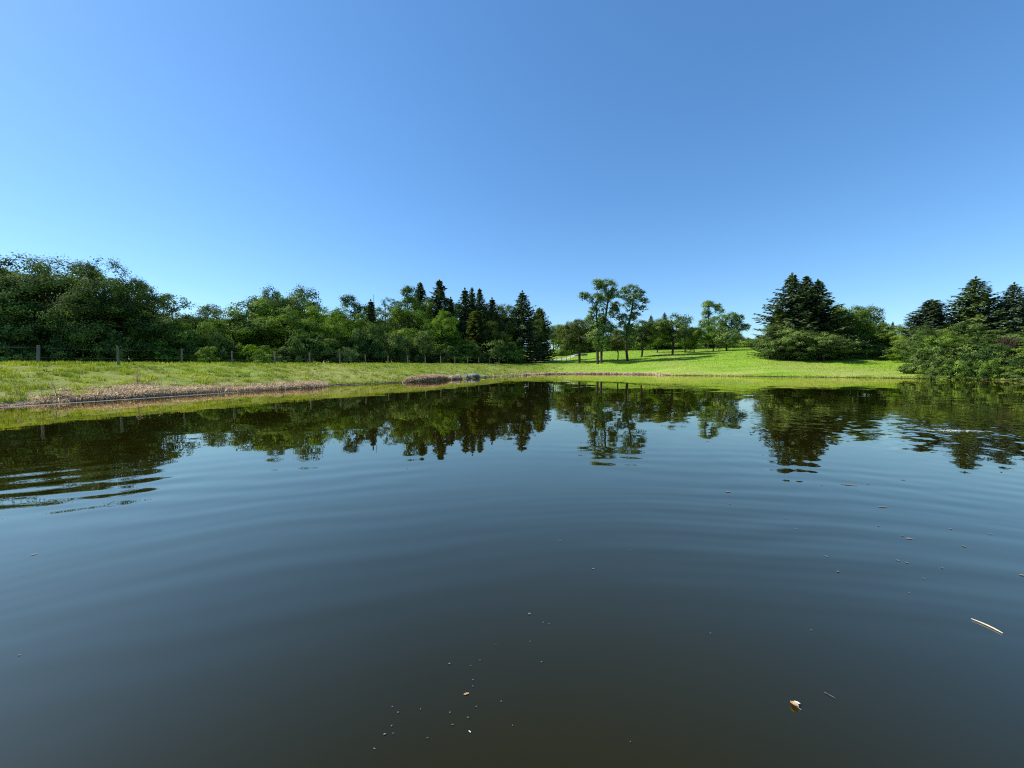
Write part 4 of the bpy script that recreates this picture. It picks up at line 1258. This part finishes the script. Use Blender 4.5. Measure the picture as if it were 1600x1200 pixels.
# ------------------------------------------------------------------ things floating on the water
def build_leaf():
    x, y = on_water(1241, 1103)
    root = bpy.data.objects.new('floating_leaf', None); root.location = (x, y, 0.004); root.rotation_euler = (0, 0, math.radians(120)); root.scale = (.78, .78, .78); link(root)
    tag(root, 'curled tan dead leaf floating near the bottom of the picture', 'leaf')
    nu, nv = 16, 9; V = []; L = .046; W = .027
    for i in range(nu):
        t = i / (nu - 1)
        hw = W * (math.sin(math.pi * min(1, t * .93 + .05)) ** .7) * (1 - .25 * t)
        for j in range(nv):
            s = j / (nv - 1) * 2 - 1
            # the rim curls up, more on one side
            up = .013 * abs(s) ** 2.2 * (1.3 if s > 0 else .7) + .006 * math.sin(t * 3)
            V.append(((t - .5) * L, s * hw * (1 - .16 * abs(s) ** 3), up + .0008 * math.sin(i * 2.1 + j)))
    Fc = [(i * nv + j, (i + 1) * nv + j, (i + 1) * nv + j + 1, i * nv + j + 1) for i in range(nu - 1) for j in range(nv - 1)]
    o = link(bpy.data.objects.new('blade', mesh_np('blade', V, Fc, M['dead_leaf'], True)), root)
    md = o.modifiers.new('thickness', 'SOLIDIFY'); md.thickness = .0009
    V, Fc = tubes([((-L / 2, 0, .002), (-L * .5 - .012, .002, .003), .0012, .001), ((-L * .5 - .012, .002, .003), (-L * .5 - .022, .006, .006), .001, .0007)], 5)
    link(bpy.data.objects.new('stalk', mesh_np('stalk', V, Fc, M['stick'])), root)
    # small white feather caught on its rim
    fx, fy = on_water(1247.5, 1100)
    n = 14; V = []
    for i in range(n):
        t = i / (n - 1); w = .0022 + .008 * max(0, math.sin(math.pi * t ** 1.6)) ** 1.2
        cx = .040 * t; cy = -.010 * math.sin(t * 2.2)
        for s in (-1, 0, 1): V.append((cx, cy + s * w, .010 + .004 * math.sin(t * 3) + (.002 if s == 0 else 0)))
    Fc = [(i * 3 + j, (i + 1) * 3 + j, (i + 1) * 3 + j + 1, i * 3 + j + 1) for i in range(n - 1) for j in range(2)]
    o = link(bpy.data.objects.new('feather', mesh_np('feather', V, Fc, M['feather'], True)))
    md = o.modifiers.new('thickness', 'SOLIDIFY'); md.thickness = .0008
    o.location = (fx - .016, fy + .008, .004); o.scale = (.66, .66, .66); o.rotation_euler = (0, 0, math.radians(-32))
    tag(o, 'small curled white feather touching the floating tan leaf', 'feather')
build_leaf()

def build_stick():
    a = np.array(on_water(1517.5, 968)); b = np.array(on_water(1567, 991))
    c = (a + b) / 2; d = b - a; L = np.linalg.norm(d)
    segs = []; n = 8
    for i in range(n):
        t0, t1 = i / n, (i + 1) / n
        f = lambda t: np.array([(t - .5) * L, .012 * math.sin(t * 3.1), .006])
        r = lambda t: .0018 + .0040 * math.sin(math.pi * min(1, .08 + t * .9)) ** 1.0 * (.5 + .7 * t)
        segs.append((f(t0), f(t1), r(t0), r(t1)))
    V, Fc = tubes(segs, 8)
    o = link(bpy.data.objects.new('floating_stick', mesh_np('floating_stick', V, Fc, M['stick'], True)))
    o.location = (c[0], c[1], 0.001); o.rotation_euler = (0, 0, math.atan2(d[1], d[0]))
    tag(o, 'pale bleached stick floating on the water at lower right', 'stick')
build_stick()

def petal_mesh(rng, r, el):
    n = 9; V = [(0, 0, .002)]
    for i in range(n):
        a = i * 2 * math.pi / n; k = r * rng.uniform(.75, 1.15)
        V.append((math.cos(a) * k * el, math.sin(a) * k / el, .001 + .003 * rng.random()))
    Fc = [(0, 1 + i, 1 + (i + 1) % n) for i in range(n)]
    me = mesh_np('petal', V, Fc, M['speck']); return me
def speck(px, py, size_px, el, label, group, name='petal', ang=None, mat=None):
    x, y = on_water(px, py)
    s = math.hypot(x, y, CAM_H) / F_PX
    rng = r_(int(px * 7 + py * 13))
    stretch = .62 if py > 900 else .95
    me = petal_mesh(rng, size_px * s * .5 * stretch, el)
    if mat: me.materials[0] = M[mat]
    o = link(bpy.data.objects.new(name, me)); o.location = (x, y, .002); o.rotation_euler = (0, 0, rng.uniform(0, 6) if ang is None else ang)
    tag(o, label, 'floating petal' if name == 'petal' else 'debris', group)
speck(827.2, 959.6, 6.5, 1.05, 'round white petal floating in the middle of the dark water', None)
speck(728.5, 1085, 7, 1.5, 'tan scrap of leaf floating above the bottom centre', None, 'leaf_scrap', .4, 'dead_leaf')
speck(733.8, 1144, 3.4, 1.7, 'brightest small white husk near the bottom centre', None, 'husk', -.7, 'feather')
speck(1296, 1087, 6, 2.6, 'thin grey sliver floating right of the curled leaf', None, 'sliver', -1.0)
speck(1328.5, 758, 9, 2.2, 'long white sliver floating far out on the right', None, 'sliver', -.35)
speck(1380, 792.5, 7, 1.7, 'pair of white scraps floating right, below the long sliver', None, 'husk', 0)
speck(1421, 842, 6, 1.4, 'tan and white scrap floating at middle right', None, 'husk', 0)
speck(1137, 768.5, 6, 1.3, 'white scrap floating far out right of centre', None, 'husk')
GP = 'pale specks floating on the pond'
LP = 'tiny pale speck floating on the water'
for px, py, s in [(1140, 788, 3), (1152, 751, 2.5), (1228, 810, 3), (1244, 826, 3), (1284, 758, 2.5), (1357, 757, 3), (1410, 750, 4), (1486, 827, 3), (1548, 835, 3), (1506, 854, 3.2),
                 (1403, 876, 3.5), (1417, 879.5, 3), (1443, 904, 3.5), (1309.5, 893.5, 3.4), (1291, 869.5, 3), (1598, 899, 4), (1373, 822, 2.5), (1473, 888, 2.5), (1421, 927, 3), (927, 889, 3.4),
                 (702, 1038, 4), (735.5, 1041, 2.6), (750, 1032, 2.6), (774.5, 1008.5, 2.4), (828, 1003, 2.4), (846, 1035, 3), (739, 1063, 3), (738.5, 1073, 2.6), (783, 1096.5, 3), (744, 1105, 2.8),
                 (613, 1105, 2.8), (622, 1114, 3), (612, 1135, 3), (657, 1109, 2.6), (703, 1114, 2.8), (731, 1122, 3), (707, 1133, 3.4), (601, 1148, 4), (614, 1147, 2.6), (668, 1154, 2.8), (585, 1171, 3),
                 (801, 1134, 2.6), (849, 973, 2.6), (858, 975, 2.8), (985, 1160, 2.2), (1050, 640, 3), (765, 614, 4), (711, 619, 4), (708, 616, 3), (843, 723, 3), (875, 845, 2.4), (52, 867, 4), (1410, 838, 2.4),
                 (30, 1024, 2.5), (985, 860, 2.2), (1110, 990, 2.6), (1268, 985, 2.4)]:
    speck(px, py, s, 1 + .5 * random.random(), LP, GP)

# froth where air bubbles rise
def build_froth():
    rng = r_(700)
    import bmesh
    bm = bmesh.new()
    for i in range(90):
        a = rng.uniform(0, 6.28); r = rng.random() ** .7
        x = math.cos(a) * r * .40 + rng.normal() * .05; y = math.sin(a) * r * .16
        s = rng.uniform(.006, .020) * (1.25 - r * .7)
        g = bmesh.ops.create_icosphere(bm, subdivisions=1, radius=s)
        for v in g['verts']:
            v.co.z *= .4; v.co += Vector((x, y, .006 * (1 - r)))
    for i in range(22):
        t = rng.uniform(-1, 1)
        s = rng.uniform(.004, .009)
        g = bmesh.ops.create_icosphere(bm, subdivisions=1, radius=s)
        for v in g['verts']:
            v.co.z *= .6; v.co += Vector((t * .9, rng.normal() * .10 - t * .08, 0))
    me = bpy.data.meshes.new('froth'); bm.to_mesh(me); bm.free()
    me.polygons.foreach_set('use_smooth', [True] * len(me.polygons))
    me.materials.append(simple_mat('froth', (.28, .30, .31), (.5, .52, .53), 20, .25))
    o = link(bpy.data.objects.new('froth', me)); o.location = (BUB[0], BUB[1], 0)
    tag(o, 'patch of white froth where bubbles break the water on the right', 'froth', kind='stuff')
build_froth()
